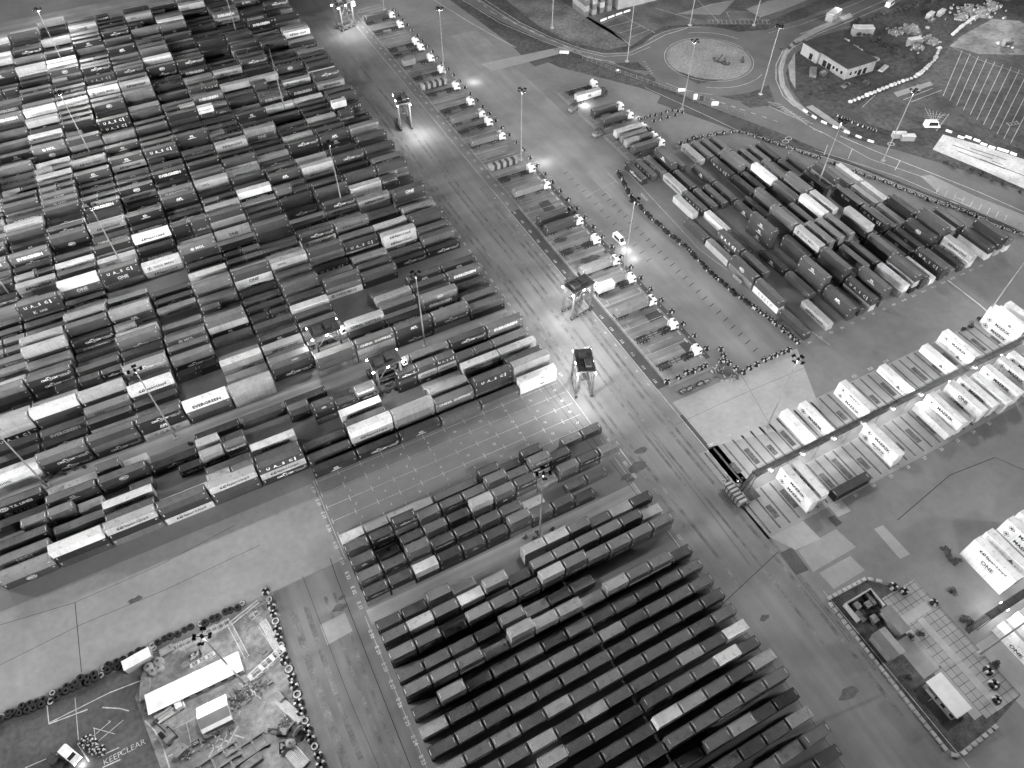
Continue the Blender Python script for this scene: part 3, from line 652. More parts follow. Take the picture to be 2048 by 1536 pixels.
OFFMASTS = [(-104, 149, .7), (-104, 224, .8), (-104, 75, .5), (-104, 300, .8), (-104, 374, .8), (285, 75, .5), (330, 230, .5), (-29, 449, .8), (123, 446, .7), (207, -10, .9)]
LP = 78000.0
def lamp(name, x, y, z, watts, radius=.6, flood=False, aim=None):
    l = bpy.data.lights.new(name, 'POINT'); l.energy = watts; l.shadow_soft_size = radius
    o = bpy.data.objects.new(name, l); COL.objects.link(o); o.location = (x, y, z)
    if flood:                                  # floodlights throw outward: less straight down, nothing upward
        l.use_nodes = True; nt = l.node_tree; e = nt.nodes['Emission']
        tc = nt.nodes.new('ShaderNodeTexCoord'); sx = nt.nodes.new('ShaderNodeSeparateXYZ'); nt.links.new(tc.outputs['Normal'], sx.inputs[0])
        c = mul(nt, mul(nt, sx.outputs['Z'], -1.0), .22, 'MAXIMUM')
        k = mul(nt, .30, mul(nt, c, 1.9, 'POWER'), 'DIVIDE')
        up = nt.nodes.new('ShaderNodeMapRange'); up.inputs[1].default_value = -.12; up.inputs[2].default_value = .02; up.inputs[3].default_value = 1; up.inputs[4].default_value = 0
        nt.links.new(sx.outputs['Z'], up.inputs[0]); k = mul(nt, k, up.outputs[0])
        if aim:
            dp = nt.nodes.new('ShaderNodeVectorMath'); dp.operation = 'DOT_PRODUCT'; nt.links.new(tc.outputs['Normal'], dp.inputs[0]); dp.inputs[1].default_value = (aim[0], aim[1], 0)
            ar = nt.nodes.new('ShaderNodeMapRange'); ar.inputs[1].default_value = -.6; ar.inputs[2].default_value = .35; ar.inputs[3].default_value = aim[2]; ar.inputs[4].default_value = 1; nt.links.new(dp.outputs['Value'], ar.inputs[0]); k = mul(nt, k, ar.outputs[0])
        nt.links.new(k, e.inputs['Strength'])
    return o
for x, y, s, *_ in MASTS + OFFMASTS:
    if s >= .3: lamp('mast_lamp', x, y, 29.4, LP * s, .45, True, (1, 0, .16) if 118 < x < 124 and y > 200 else (1, .3, .4) if 118 < x < 124 and y > 140 else None)
# ------------------------------------------------------------------ night sky
wd = bpy.data.worlds.new('World'); SC.world = wd; wd.use_nodes = True; nt = wd.node_tree
sky = nt.nodes.new('ShaderNodeTexSky'); sky.sky_type = 'NISHITA'; sky.sun_disc = False; sky.sun_elevation = math.radians(-4); sky.sun_rotation = math.radians(120)
bw = nt.nodes.new('ShaderNodeRGBToBW'); nt.links.new(sky.outputs[0], bw.inputs[0]); nt.links.new(bw.outputs[0], nt.nodes['Background'].inputs['Color'])
nt.nodes['Background'].inputs['Strength'].default_value = .1
SC.view_settings.view_transform = 'Standard'; SC.view_settings.look = 'None'; SC.view_settings.exposure = 0.0; SC.view_settings.gamma = 1
cy = SC.cycles; cy.use_denoising = True; cy.max_bounces = 4; cy.diffuse_bounces = 2; cy.glossy_bounces = 2; cy.sample_clamp_indirect = 4; cy.use_light_tree = True
cy.caustics_reflective = False; cy.caustics_refractive = False
# ------------------------------------------------------------------ surfaces and markings of the yard
def sheet(name, polys, m, lv, kind='structure'):
    mb = MB()
    for k, p in enumerate(polys): mb.sheet(p, Z(lv) + .0007 * k)
    return structure(name, mb, m)
def pxs(*p): return [tuple(W(u, v).xy) for u, v in p]
def rect(x0, x1, y0, y1): return [(x0, y0), (x1, y0), (x1, y1), (x0, y1)]
def gtext(mb, s, size, x, y, rot, z, m=0, bold=.02):
    v, f = text(s, size, bold=bold); c, q = math.cos(rot), math.sin(rot)
    mb.add([(a * c - b * q + x, a * q + b * c + y, z) for a, b in v], f, m)
M_HAUL = None
def streaky(name, col, sx, sy, amt, stain=.2):
    m, nt, b = nodes(name); v = mul(nt, col, nz(nt, .05, .85, 1.15)); v = mul(nt, v, nz(nt, 1.0, 1 - amt, 1 + amt * .6, stretch=(sx, sy, 1), detail=6))
    v = mul(nt, v, nz(nt, .08, 1 - stain, 1.05, detail=7, a=.35, b=.58)); v = mul(nt, v, nz(nt, 3.5, .93, 1.07))
    nt.links.new(v, b.inputs['Base Color']); b.inputs['Roughness'].default_value = .8; b.inputs['Specular IOR Level'].default_value = .3; return m
M_HAUL = streaky('haul_road_concrete', .22, .4, .012, .15)
M_LANE = streaky('alley_concrete', .31, .012, .5, .3)
M_BAYS = streaky('truck_bay_concrete', .27, .03, .6, .38, .35)
M_EAST = streaky('east_lane_asphalt', .22, .25, .03, .16, .15)
M_STAIN = mat('oil_stain', .1, .7, ((.4, .3), (3, .3)))
sheet('haul_road', [rect(78.2, 102, -120, 470)], M_HAUL, 1)
sheet('east_lane', [rect(124, 153.5, 92, 330)], M_EAST, 1)
sheet('concrete_apron', [rect(-120, .4, 92.3, 117.4)], M_SLAB, 1)
sheet('lamp_alley', [rect(-120, 77.5, 146.7, 151.6), rect(1, 78, 73.2, 77.2), rect(-120, 77.5, 223.4, 228.4), rect(-130, 78, 424, 446)], M_LANE, 1)
sheet('west_road', [rect(-17.5, -.2, -60, 92)], streaky('west_road_concrete', .19, .4, .02, .2), 1)
sheet('dark_strip', [rect(102.1, 105.6, 101, 196), rect(102.1, 105.6, 58, 90)], M_TAR, 2)
sheet('truck_bays', [rect(105.8, 122.2, 100, 380)], M_BAYS, 2)
sheet('bay_edge_strip', [rect(122.3, 123.9, 104, 216)], M_TAR, 2)
sheet('pale_patch', [pxs((1345, 805), (1594, 697), (1648, 838), (1420, 894)), pxs((1748, 1058), (1766, 1050), (1820, 1108), (1800, 1118)), pxs((1540, 1074), (1606, 1042), (1642, 1078), (1590, 1100)), pxs((1655, 1010), (1680, 998), (1702, 1022), (1676, 1034))], M_PALE, 3)
sheet('new_slab', [pxs((1596, 1100), (1672, 1058), (1712, 1094), (1626, 1144)), pxs((1638, 1146), (1700, 1112), (1730, 1140), (1668, 1178)), pxs((960, 128), (1130, 92), (1150, 100), (985, 142)), pxs((640, 1250), (690, 1225), (705, 1262), (655, 1290))], M_SLAB, 3)
sheet('dark_patch', [pxs((1270, 172), (1312, 176), (1495, 245), (1476, 264), (1314, 206), (1322, 190)), pxs((1024, 92), (1060, 104), (1112, 120), (1070, 133), (1050, 118)), pxs((1560, 1106), (1584, 1094), (1618, 1140), (1592, 1150)), pxs((1655, 1036), (1668, 1030), (1685, 1046), (1672, 1054)), rect(118.5, 121.8, 108.5, 113), rect(116, 121.5, 125, 128.6), rect(113.5, 118, 190, 196)], M_TAR, 3)
sheet('cold_box_pad', [rect(99, 216, 47.2, 60.4), rect(99, 216, 63.4, 76.6), rect(122, 190, -24, 3.5), rect(122, 190, -52, -30)], M_SLAB, 2)
mb = MB()
for k in range(36):                                    # bearer strips of the cold-box racks
    x = 100.5 + k * 3.22
    mb.sheet(rect(x, x + .55, 48.2, 60.2), Z(3)); mb.sheet(rect(x, x + .55, 63.8, 76.2), Z(3))
    if k % 2: mb.sheet(rect(x + .8, x + 2.5, 51, 54 + k % 5), Z(3)); mb.sheet(rect(x + .8, x + 2.4, 66.5, 69 + k % 4), Z(3))
structure('bearer_strips', mb, mat('bearer_steel', .1, .8, ((.5, .4), (2, .3))))
# stains, seams, tyre tracks
mb = MB()
def seam(*p, w=.16): mb.line([W(u, v).xy for u, v in p], w, Z(4))
seam((660, 1116), (672, 1152), (762, 1384), (822, 1536)); seam((605, 1152), (700, 1400), (758, 1536), w=.1); seam((1428, 1224), (1556, 1104)); seam((1556, 1104), (1700, 1285), w=.1)
seam((1100, 770), (1290, 1010), (1560, 1350), (1690, 1536), w=.12); seam((1030, 690), (1085, 770), (1200, 915), w=.1)
seam((150, 1204), (163, 1345)); seam((0, 1250), (150, 1205), (320, 1130), (470, 1050), w=.1); seam((0, 1330), (160, 1250), (330, 1180), (520, 1090), w=.1); seam((1795, 1040), (1900, 950), (1990, 915), (2048, 940), w=.2)
seam((1350, 850), (1480, 790), (1610, 735), w=.08); seam((1478, 742), (1540, 850), w=.08); seam((1310, 880), (1440, 1050), (1500, 1130), w=.1)
for k in range(26): mb.line([(137 + (k % 2) * .2, 96 + k * 3.7), (139.4, 96.6 + k * 3.7)], .28, Z(4))
for k in range(14): mb.line([(131.5, 150 + k * 4.4), (133.6, 150.5 + k * 4.4)], .22, Z(4))
structure('pavement_seams', mb, M_SEAM)
mb = MB()
for x, w, y0, y1 in ((82, .9, 60, 330), (84.2, .9, 40, 300), (90, .8, 70, 340), (92.3, .8, 20, 260), (97, 1.0, 0, 200), (99, .8, 10, 220)):
    mb.line([(x + .5 * math.sin(y * .05), y) for y in range(y0, y1, 6)], w, Z(2))
for x, w in ((-14.6, 1.7), (-11.4, 1.2), (-6.5, .8), (-4.2, .8)): mb.line([(x + .3 * math.sin(y * .07), y) for y in range(-20, 90, 5)], w, Z(2))
structure('tyre_tracks', mb, mat('rubber_track', .175, .75, ((.3, .35), (2, .2)), stain=.2))
mb = MB()
for u, v, r in ((1283, 900, 1.5), (1275, 935, 2.2), (680, 1215, 1.4), (685, 1195, .8), (1700, 1385, 2.0), (1880, 1390, 1.6), (1150, 1345, .8), (700, 870, 2.5), (1350, 655, 2), (1220, 500, 1.8), (1120, 480, 2), (270, 1200, 1.2), (970, 565, 1.2), (1140, 560, 2.0), (1530, 1235, 1.0), (1250, 955, 1.3), (1262, 960, .9), (690, 925, 2), (1180, 520, 3), (1560, 640, 1.5)):
    p = W(u, v); n = 12; mb.sheet([(p.x + r * random.uniform(.6, 1.2) * math.cos(2 * math.pi * k / n) * 1.5, p.y + r * random.uniform(.6, 1.2) * math.sin(2 * math.pi * k / n) * .7) for k in range(n)], Z(5))
structure('oil_stains', mb, M_STAIN)
# white lines
mb = MB()
for r, y in enumerate((99.3, 103.8, 108.4, 113, 117.2)):
    mb.line([(1.5, y), (77, y)], .1, Z(4))
    for k in range(12): mb.line([(1.75 + 6.3 * k, y - .9), (1.75 + 6.3 * k, y + .9)], .14, Z(5))
mb.line([(1.1, 92), (1.1, 118)], .12, Z(4)); mb.line([(.3, 20), (.3, 76)], .1, Z(4))
mb.line([(77.9, 96), (77.9, 146)], .14, Z(4)); mb.line([(77.6, 28), (77.6, 94)], .12, Z(4)); mb.line([(80.5, 80), (80.5, 92)], .2, Z(4))
mb.line([(106.4, 101), (106.4, 372)], .16, Z(5)); mb.line([(102.0, 60), (102.0, 375)], .14, Z(5))
BAYY = [101.5 + 6.06 * k for k in range(46)]
for y in BAYY:
    mb.line([(106.5, y), (121, y)], .14, Z(5)); mb.line([(106.5, y + .5), (108.6, y + .5)], .1, Z(5)); mb.line([(108.6, y + .5), (108.6, y + 2.4)], .12, Z(5))
    for k in range(3):
        if random.random() < .6: mb.line([(109.5 + 3.5 * k, y + 3), (111.6 + 3.5 * k, y + 3)], .12, Z(5))
for k in range(30): mb.line([(121.4, 105 + 3.7 * k), (121.4, 106.9 + 3.7 * k)], .5, Z(5)); mb.line([(124.6, 160 + 3.7 * k), (126.4, 160 + 3.7 * k)], .1, Z(5))
for k in range(28): mb.box(122.9, 123.25, 106 + 3.9 * k, 106.4 + 3.9 * k, Z(3), .05)
mb.line([(159.6, 203), (159.6, 260)], .16, Z(5)); mb.line([(158.8, 203), (158.8, 262)], .16, Z(5))
for y in (203, 208, 212.3, 216, 222, 226.5, 232, 239, 246.5, 253, 260): mb.line([(159.6, y), (166 if y % 2 else 173.5, y)], .14, Z(5))
mb.line([(140, 186), (140, 199)], .12, Z(5)); mb.line([(131, 191), (147, 194)], .12, Z(5)); mb.line([(147, 192), (147, 200)], .12, Z(5))
mb.line([tuple(W(*p).xy) for p in ((868, 0), (940, 45), (1010, 84), (1032, 95))], .25, Z(4)); mb.line([tuple(W(*p).xy) for p in ((1290, 175), (1400, 225), (1478, 262), (1700, 330), (1900, 410), (2040, 470))], .2, Z(6))
mb.line([tuple(W(*p).xy) for p in ((1895, 560), (1960, 610), (2048, 690))], .5, Z(4)); mb.line([tuple(W(*p).xy) for p in ((1250, 338), (1400, 500), (1660, 690))], .18, Z(4))
mb.line([(101.9, -20), (101.9, 30)], .14, Z(4))
for nme, y in zip(range(39, 19, -1), [115.2, 110.9, 106.6, 102.3, 96.9, 92, 87.7, 83.4, 79, 71.2] + [66.9 - 4.36 * k for k in range(10)]):
    gtext(mb, f'E {nme}', 1.25, .1 if nme < 36 else .2, y, -math.pi / 2, Z(6))
for nme, y in zip(range(57, 32, -1), [119.5 + 4.25 * k for k in range(25)]): gtext(mb, f'E{96 - nme}', 1.15, 79.3, y, -math.pi / 2, Z(6))
for k in range(18): gtext(mb, f'E{35 - k}', 1.15, 79.2, [96.9, 92, 87.7, 83.4, 79, 71.2][k] if k < 6 else 66.9 - 4.36 * (k - 6), -math.pi / 2, Z(6))
for k, y in enumerate(BAYY[:44]): gtext(mb, str(110 + k), 1.2, 104.4 if y > 200 else 103.2, y + 2.6, -math.pi / 2, Z(6)); 
for k in range(18): gtext(mb, f'{17 - k}', 1.0, 100.6, 104 + 6 * k, -math.pi / 2, Z(6))
for r in range(4):
    for c in range(9): gtext(mb, str(2 * c + 1 + (r % 2)), 1.0, 9 + 8.2 * c, 101.5 + 4.5 * r, -.35, Z(6))
for x, s in ((104, 'Z41'), (110.5, '39'), (117, '37'), (158, 'F21'), (164.5, 'F20'), (171, 'F18')): gtext(mb, s, 1.3, x, 77.6, 0, Z(6))
for k in range(10): gtext(mb, f'{32 - k}', 1.3, 122 + 6.4 * k, 46.4, 0, Z(6))
for c in range(18): gtext(mb, f'R{c + 1}', 1.2, RCOL[c] + 1.2, 94.6, 0, Z(6))
structure('yard_markings', mb, M_LINE)
# works yard floor and markings at lower left
sheet('works_floor', [pxs((270, 1395), (300, 1300), (420, 1262), (520, 1195), (560, 1230), (610, 1440), (640, 1560), (330, 1560))], mat('works_concrete', .3, .85, ((.15, .25), (.8, .25), (4, .15)), stain=.4), 2)
sheet('west_compound_floor', [pxs((-60, 1470), (250, 1335), (300, 1300), (270, 1395), (330, 1560), (-60, 1600))], mat('west_compound_asphalt', .1, .85, ((.12, .25), (1, .2)), stain=.2), 2)
mb = MB()
def pl(w, *p): mb.line([tuple(W(u, v).xy) for u, v in p], w, Z(5))
pl(.28, (94, 1410), (98, 1448), (175, 1419)); pl(.22, (98, 1446), (220, 1385), (290, 1358)); pl(.16, (150, 1395), (157, 1480)); pl(.25, (205, 1415), (240, 1417), (258, 1422)); pl(.3, (290, 1441), (310, 1462), (325, 1490), (339, 1536))
pl(.2, (50, 1536), (115, 1508)); pl(.25, (155, 1487), (178, 1523)); pl(.2, (195, 1515), (238, 1495)); pl(.25, (205, 1535), (241, 1519)); pl(.12, (187, 1456), (230, 1468)); pl(.12, (187, 1472), (222, 1442), (216, 1442)); pl(.12, (197, 1482), (247, 1440)); pl(.12, (188, 1455), (191, 1480))
pl(.2, (373, 1445), (383, 1490), (336, 1513)); pl(.12, (305, 1480), (420, 1420))
for k in range(3): pl(.3, (418 + 18 * k, 1515 - 12 * k), (440 + 18 * k, 1470 - 9 * k)); pl(.3, (416 + 18 * k, 1488 - 12 * k), (456 + 16 * k, 1500 - 12 * k))
p = W(225, 1517); gtext(mb, 'KEEP', 1.75, p.x, p.y, .02, Z(6), bold=-.01); p = W(266, 1495); gtext(mb, 'CLEAR', 1.75, p.x, p.y, .02, Z(6), bold=-.01)
structure('works_markings', mb, M_LINE)
# ------------------------------------------------------------------ lorries
def wheel_mesh(r=.52, w=.32):
    mb = MB(); n = 16
    for s, rr, m in ((0, r, 0),): mb.tube((0, -w / 2, 0), (0, w / 2, 0), r, r, n, 0)
    for s in (-1, 1): mb.tube((0, s * (w / 2 - .02), 0), (0, s * (w / 2 + .015), 0), r * .55, r * .5, 12, 1)
    return mb.mesh('wheel', [M_RUBBER, M_STEEL])
WHEEL = wheel_mesh()
def lorry(cabmat, label, dark=False):
    """front bumper at x = 0, tail at x = -15.6, nose towards +x"""
    t = thing('lorry', label, 'lorry')
    b = MB()
    pts = [(-2.25, .95), (0, .95), (.05, 1.7), (-.08, 2.6), (-.35, 3.1), (-.75, 3.55), (-2.1, 3.8), (-2.25, 3.0)]
    for s in (-1, 1):
        b.add([(x, s * 1.22, z) for x, z in pts], [tuple(range(8)) if s < 0 else tuple(range(8))[::-1]])
    for k in range(8):
        (x0, z0), (x1, z1) = pts[k], pts[(k + 1) % 8]; b.add([(x0, -1.22, z0), (x0, 1.22, z0), (x1, 1.22, z1), (x1, -1.22, z1)], [(0, 1, 2, 3)])
    b.box(-2.9, -2.25, 1.0, 1.2, .95, 3.4); b.box(-2.9, -2.25, -1.2, -1.0, .95, 3.4); b.box(-.15, .12, -1.22, 1.22, .35, .95)
    ob('cab', (b, cabmat), t)
    b = MB(); b.add([(.075, -1.1, 1.72), (.075, 1.1, 1.72), (-.05, 1.1, 2.58), (-.05, -1.1, 2.58)], [(0, 1, 2, 3)]); b.box(-1.5, -.9, -.35, .35, 3.66, 3.78); ob('windscreen', (b, M_GLASS), t)
    for s in (-1, 1):
        b = MB(); b.box(-1.25, -.25, *sorted((s * 1.215, s * 1.235)), 1.8, 2.55); ob('side_window', (b, M_GLASS), t)
        b = MB(); b.box(-.2, -.05, *sorted((s * 1.3, s * 1.55)), 1.8, 2.5); ob('mirror', (b, M_DARKST), t)
        b = MB(); b.box(.1, .16, *sorted((s * .7, s * 1.1)), .55, .8); ob('headlight', (b, M_MARK), t)
    b = MB()
    for s in (-1, 1): b.box(-6.1, -.3, s * .45 - .06, s * .45 + .06, .75, 1.05)
    b.box(-3.9, -2.7, -1.2, -.65, .45, 1.0); b.box(-3.9, -2.9, .65, 1.2, .45, 1.0); b.tube((-4.8, 0, 1.05), (-4.8, 0, 1.2), .55, .55, 14); b.box(-5.9, -3.9, -1.2, -.75, 1.02, 1.1); b.box(-5.9, -3.9, .75, 1.2, 1.02, 1.1)
    ob('chassis', (b, M_DARKST), t)
    b = MB()
    for s in (-1, 1): b.box(-15.5, -3.6, s * .5 - .07, s * .5 + .07, 1.12, 1.42)
    for x in (-15.45, -14.4, -12.6, -11, -9.2, -7.2, -5.4, -3.75): b.box(x - .1, x + .1, -1.2 if x in (-15.45, -9.2, -3.75) else -.6, 1.2 if x in (-15.45, -9.2, -3.75) else .6, 1.15, 1.38)
    for s in (-1, 1): b.box(-6.4, -6.25, s * .7 - .07, s * .7 + .07, .1, 1.15); b.box(-15.6, -15.5, s * .9 - .25, s * .9 + .25, .75, 1.0)
    for x in (-14.2, -12.9, -11.6): b.box(x - .6, x + .6, -1.22, -.85, 1.05, 1.1); b.box(x - .6, x + .6, .85, 1.22, 1.05, 1.1); b.tube((x, -1, .52), (x, 1, .52), .08)
    ob('trailer_frame', (b, M_DARKST), t)
    for x in (-1.3, -4.6, -5.7, -14.2, -12.9, -11.6):
        for s in (-1, 1): ob('wheel', WHEEL, t, (x, s * 1.03, .52))
    return t
LORRY = lorry(M_WHITE, 'x'); LORRYD = lorry(mat('dark_cab_paint', .05, .4, ((.6, .2),)), 'x')
TR = [  # y, cab, load: None bare, or (shade+code, length, offset)
 (360.4, 0, 'd', 'long dark box, nearest the top of the bays'), (348.7, 0, '', 'bare trailer, second from the top'), (329.3, 0, '', 'bare trailer, upper of a close pair'), (323.3, 0, '', 'bare trailer, lower of a close pair'),
 (311.6, 0, 'g1', 'short grey box far back on its trailer'), (299.3, 0, '', 'bare trailer, beside the banded box and lamp mast'), (283.5, 0, '', 'bare trailer, headlamps lighting the east lane'), (268.8, 0, '', 'bare trailer, above the pair side by side'),
 (258.2, 0, 'm', 'grey box, touching a bare one below it'), (251.2, 0, '', 'bare trailer, just below a grey box'), (239.6, 0, 'm', 'mid grey ribbed box, alone above empty bays'), (214.0, 0, '', 'bare trailer, right below the lower banded box'),
 (202.2, 0, 'g', 'pale grey box casting a wide shadow'), (183.6, 1, 'd', 'dark cab and box at the back'), (178.2, 0, 'd', 'dark box, in front of the dark cab'), (166.3, 0, '', 'bare trailer, third white cab up from the mast'),
 (153.7, 0, 'g', 'ribbed grey box beside the lamp mast'), (143.7, 0, 'w1', 'short white box near the lamp mast'), (131.7, 0, 'g', 'grey box in the brightest bay'), (119.6, 0, '', 'bare trailer, last but one at the south'), (107.3, 0, '', 'bare trailer, southernmost in the bays')]
TRR = [(256.9, 0, '', 'bare trailer at the top of the right group'), (249.2, 1, 'lA', 'pale lettered box and dark cab'), (235.7, 0, 'd', 'dark box above its twin'), (228.2, 0, 'd', 'dark box, headlamps lit'),
 (217.8, 0, 'l', 'long pale box in the close group of four'), (213.5, 1, 'm', 'grey box, second of the close four'), (210.2, 0, 'm1m', 'two short boxes on one trailer'), (205.5, 0, 'd', 'dark box, southernmost of the right group')]
fw = fb = True
def place_lorry(x, y, dk, load, lab, group):
    global fw, fb
    lab = f"{'dark' if dk else 'white'} lorry, {lab}"
    src = LORRYD if dk else LORRY
    if (fb if dk else fw):
        src.location = (x, y, 0); src['label'] = lab; src['group'] = group
        if dk: fb = False
        else: fw = False
    else: dup(src, (x, y, 0), random.uniform(-.01, .01), lab, group)
    if load:
        g = 'containers on lorries'
        def bx_(c, n, xx, l2, lg=''): container(dict(x=xx, y=y, z=1.43, n=n, rz=0, sh=c, logo=lg, key=('lorry',)), l2, g)
        short = lab.split(', ', 1)[1]
        if load == 'm1m':
            bx_('g', 1, x - 12.5, 'grey twenty-foot box at the tail of the lorry carrying two'); bx_('d', 1, x - 6.3, 'dark twenty-foot box behind the cab of the lorry carrying two')
        elif load.endswith('1'): bx_(load[0], 1, x - (12.4 if load[0] == 'g' else 11.8), f"{SHN[load[0]]} twenty-foot box on the tail of a white-cabbed lorry")
        else: bx_(load[0], 2, x - 9.3, f"{SHN[load[0]]} forty-foot box on the lorry: {short}"[:100], load[1:2])
for y, d, l, lab in TR: place_lorry(122.0, y, d, l, lab, 'lorries parked in the long bays')
for y, d, l, lab in TRR: place_lorry(177.0, y, d, l, lab, 'lorries parked in the right bays')
# banded boxes standing in the bays
def banded(x, y, rz, L, label, vert=False):
    t = thing('banded_box', label, 'banded box', (x, y, 0), rz, 'boxes painted in light and dark bands')
    n = 9 if L > 9 else 11; b = MB()
    for k in range(n):
        x0 = -L / 2 + L * k / n; dk = k % 2; w = 1.22 - .03 * dk
        b.box(x0 + .01, x0 + L / n - .01, -w, w, .25, 2.55 - .03 * dk, dk)
    ob('body', (b, [mat('band_grey', .3, .6, ((.7, .2),)), M_DARKST]), t)
    b = MB(); b.box(-L / 2, L / 2, -1.1, 1.1, .02, .22)
    for s in (-1, 1):
        for k in range(6): b.box(-L / 2 + .3 + k * (L - .6) / 5 - .06, -L / 2 + .3 + k * (L - .6) / 5 + .06, s * 1.26 - .03, s * 1.26 + .03, .1, 2.6)
    ob('frame', (b, M_DARKST), t)
banded(112.8, 290.5, 0, 12.0, 'long box painted in light and dark bands, upper of two in the truck bays')
banded(112.8, 222.5, 0, 12.0, 'long box painted in light and dark bands beside a mast, lower one in bays')
p = W(1467, 993); banded(p.x, p.y, -math.pi / 2, 6.6, 'short box striped black and white at the west foot of the gantry')
# ------------------------------------------------------------------ straddle carriers
M_CARR = mat('carrier_paint', .1, .5, ((.6, .25),))
def straddle(label, loc, rz, lit=True):
    t = thing('straddle_carrier', label, 'straddle carrier', loc, rz, 'straddle carriers at work')
    for s in (-1, 1):
        b = MB(); b.box(-4.6, 4.6, s * 2.3 - .32, s * 2.3 + .32, 1.0, 1.75)
        for x in (-3.6, 3.6): b.box(x - .3, x + .3, s * 2.3 - .28, s * 2.3 + .28, 1.75, 11.6)
        b.bar((-3.6, s * 2.3, 6.4), (0, s * 2.3, 11.4), .18); b.bar((3.6, s * 2.3, 6.4), (0, s * 2.3, 11.4), .18); b.bar((-3.6, s * 2.3, 6.2), (3.6, s * 2.3, 6.2), .2)
        ob('side_frame', (b, M_CARR), t)
        for x in (-3.7, -1.3, 1.3, 3.7): ob('wheel', SWHEEL, t, (x, s * 2.3, .78))
    b = MB()
    for x in (-3.9, 0, 3.9): b.box(x - .25, x + .25, -2.6, 2.6, 11.5, 12.1)
    for s in (-1, 1): b.box(-4.4, 4.4, s * 2.3 - .25, s * 2.3 + .25, 11.6, 12.15)
    b.box(-4.3, 4.3, -2.2, 2.2, 12.1, 12.2)
    for x in [-4.3 + .86 * k for k in range(11)]:
        for s in (-1, 1): b.box(x - .03, x + .03, s * 2.55 - .03, s * 2.55 + .03, 12.1, 13.1)
    for s in (-1, 1): b.box(-4.4, 4.4, s * 2.55 - .03, s * 2.55 + .03, 13.0, 13.06)
    ob('top_frame', (b, M_DARKST), t)
    b = MB(); b.box(-3.2, -.6, -1.6, .2, 12.2, 13.5); b.box(.3, 2.2, -.9, 1.4, 12.2, 13.2); b.tube((2.6, -1.4, 12.2), (2.6, -1.4, 14), .16)
    for k in range(5): b.box(-3.0 + k * .5, -2.8 + k * .5, .5, 1.7, 12.2, 12.8)
    ob('engine_deck', (b, M_DARKST), t)
    b = MB(); b.box(4.4, 5.8, -2.4, -.8, 9.4, 11.3); c = ob('cabin', (b, M_WHITE), t)
    b = MB(); b.box(5.8, 5.83, -2.3, -.9, 9.7, 11.1); b.box(4.6, 5.7, -2.43, -2.4, 9.8, 11.1); ob('window', (b, M_GLASS), c)
    b = MB(); b.box(-3.1, 3.1, -.45, .45, 7.0, 7.5); b.box(-3.2, -2.9, -1.2, 1.2, 6.9, 7.2); b.box(2.9, 3.2, -1.2, 1.2, 6.9, 7.2)
    for x in (-2, 2):
        for s in (-1, 1): b.tube((x, s * .9, 7.2), (x, s * .9, 11.5), .05, n=6)
    ob('spreader', (b, M_DARKST), t)
    for x, s in ((4.5, 1), (4.5, -1), (-4.5, 1), (-4.5, -1), (0, 1), (0, -1)):
        b = MB(); b.box(x - .3, x + .3, s * 2.62 - .12, s * 2.62 + .12, 11.2, 11.5); ob('work_lamp', (b, M_HEAD if lit else M_MARK), t)
    return t
SWHEEL = wheel_mesh(.78, .5)
p = W(769, 718, 12.2); straddle('dark straddle carrier with black machinery deck standing over the stacks', (p.x, p.y, 0), 0)
straddle('pale straddle carrier on the haul road beside the white end stack', (82.5, 112.5, 0), math.radians(68))
straddle('straddle carrier crossing from haul road into the truck bays', (97.5, 140.5, 0), .15)
p = W(650, 665, 10); straddle('brightly lit straddle carrier above pale stacks at the yard centre', (p.x, p.y, 0), 0)
straddle('straddle carrier at the top of the haul road with lamps on', (97.0, 362, 0), .35)
straddle('straddle carrier on the haul road beside the darkest stacks', (89.5, 268, 0), math.radians(80))
for x, y, z, w in ((88, 120, 10.5, 9000), (76.5, 107, 10.5, 9000), (104, 146, 10.5, 8000), (90, 136, 10.5, 9000), (22, 157.5, 11.8, 5000), (15, 158, 11, 3500), (96, 354, 9, 6500), (104, 360, 9, 5000), (91, 258, 8, 7500), (36, 132, 10, 2200), (23, 133, 10, 1800)):
    lamp('carrier_lamp', x, y, z, w, .25)
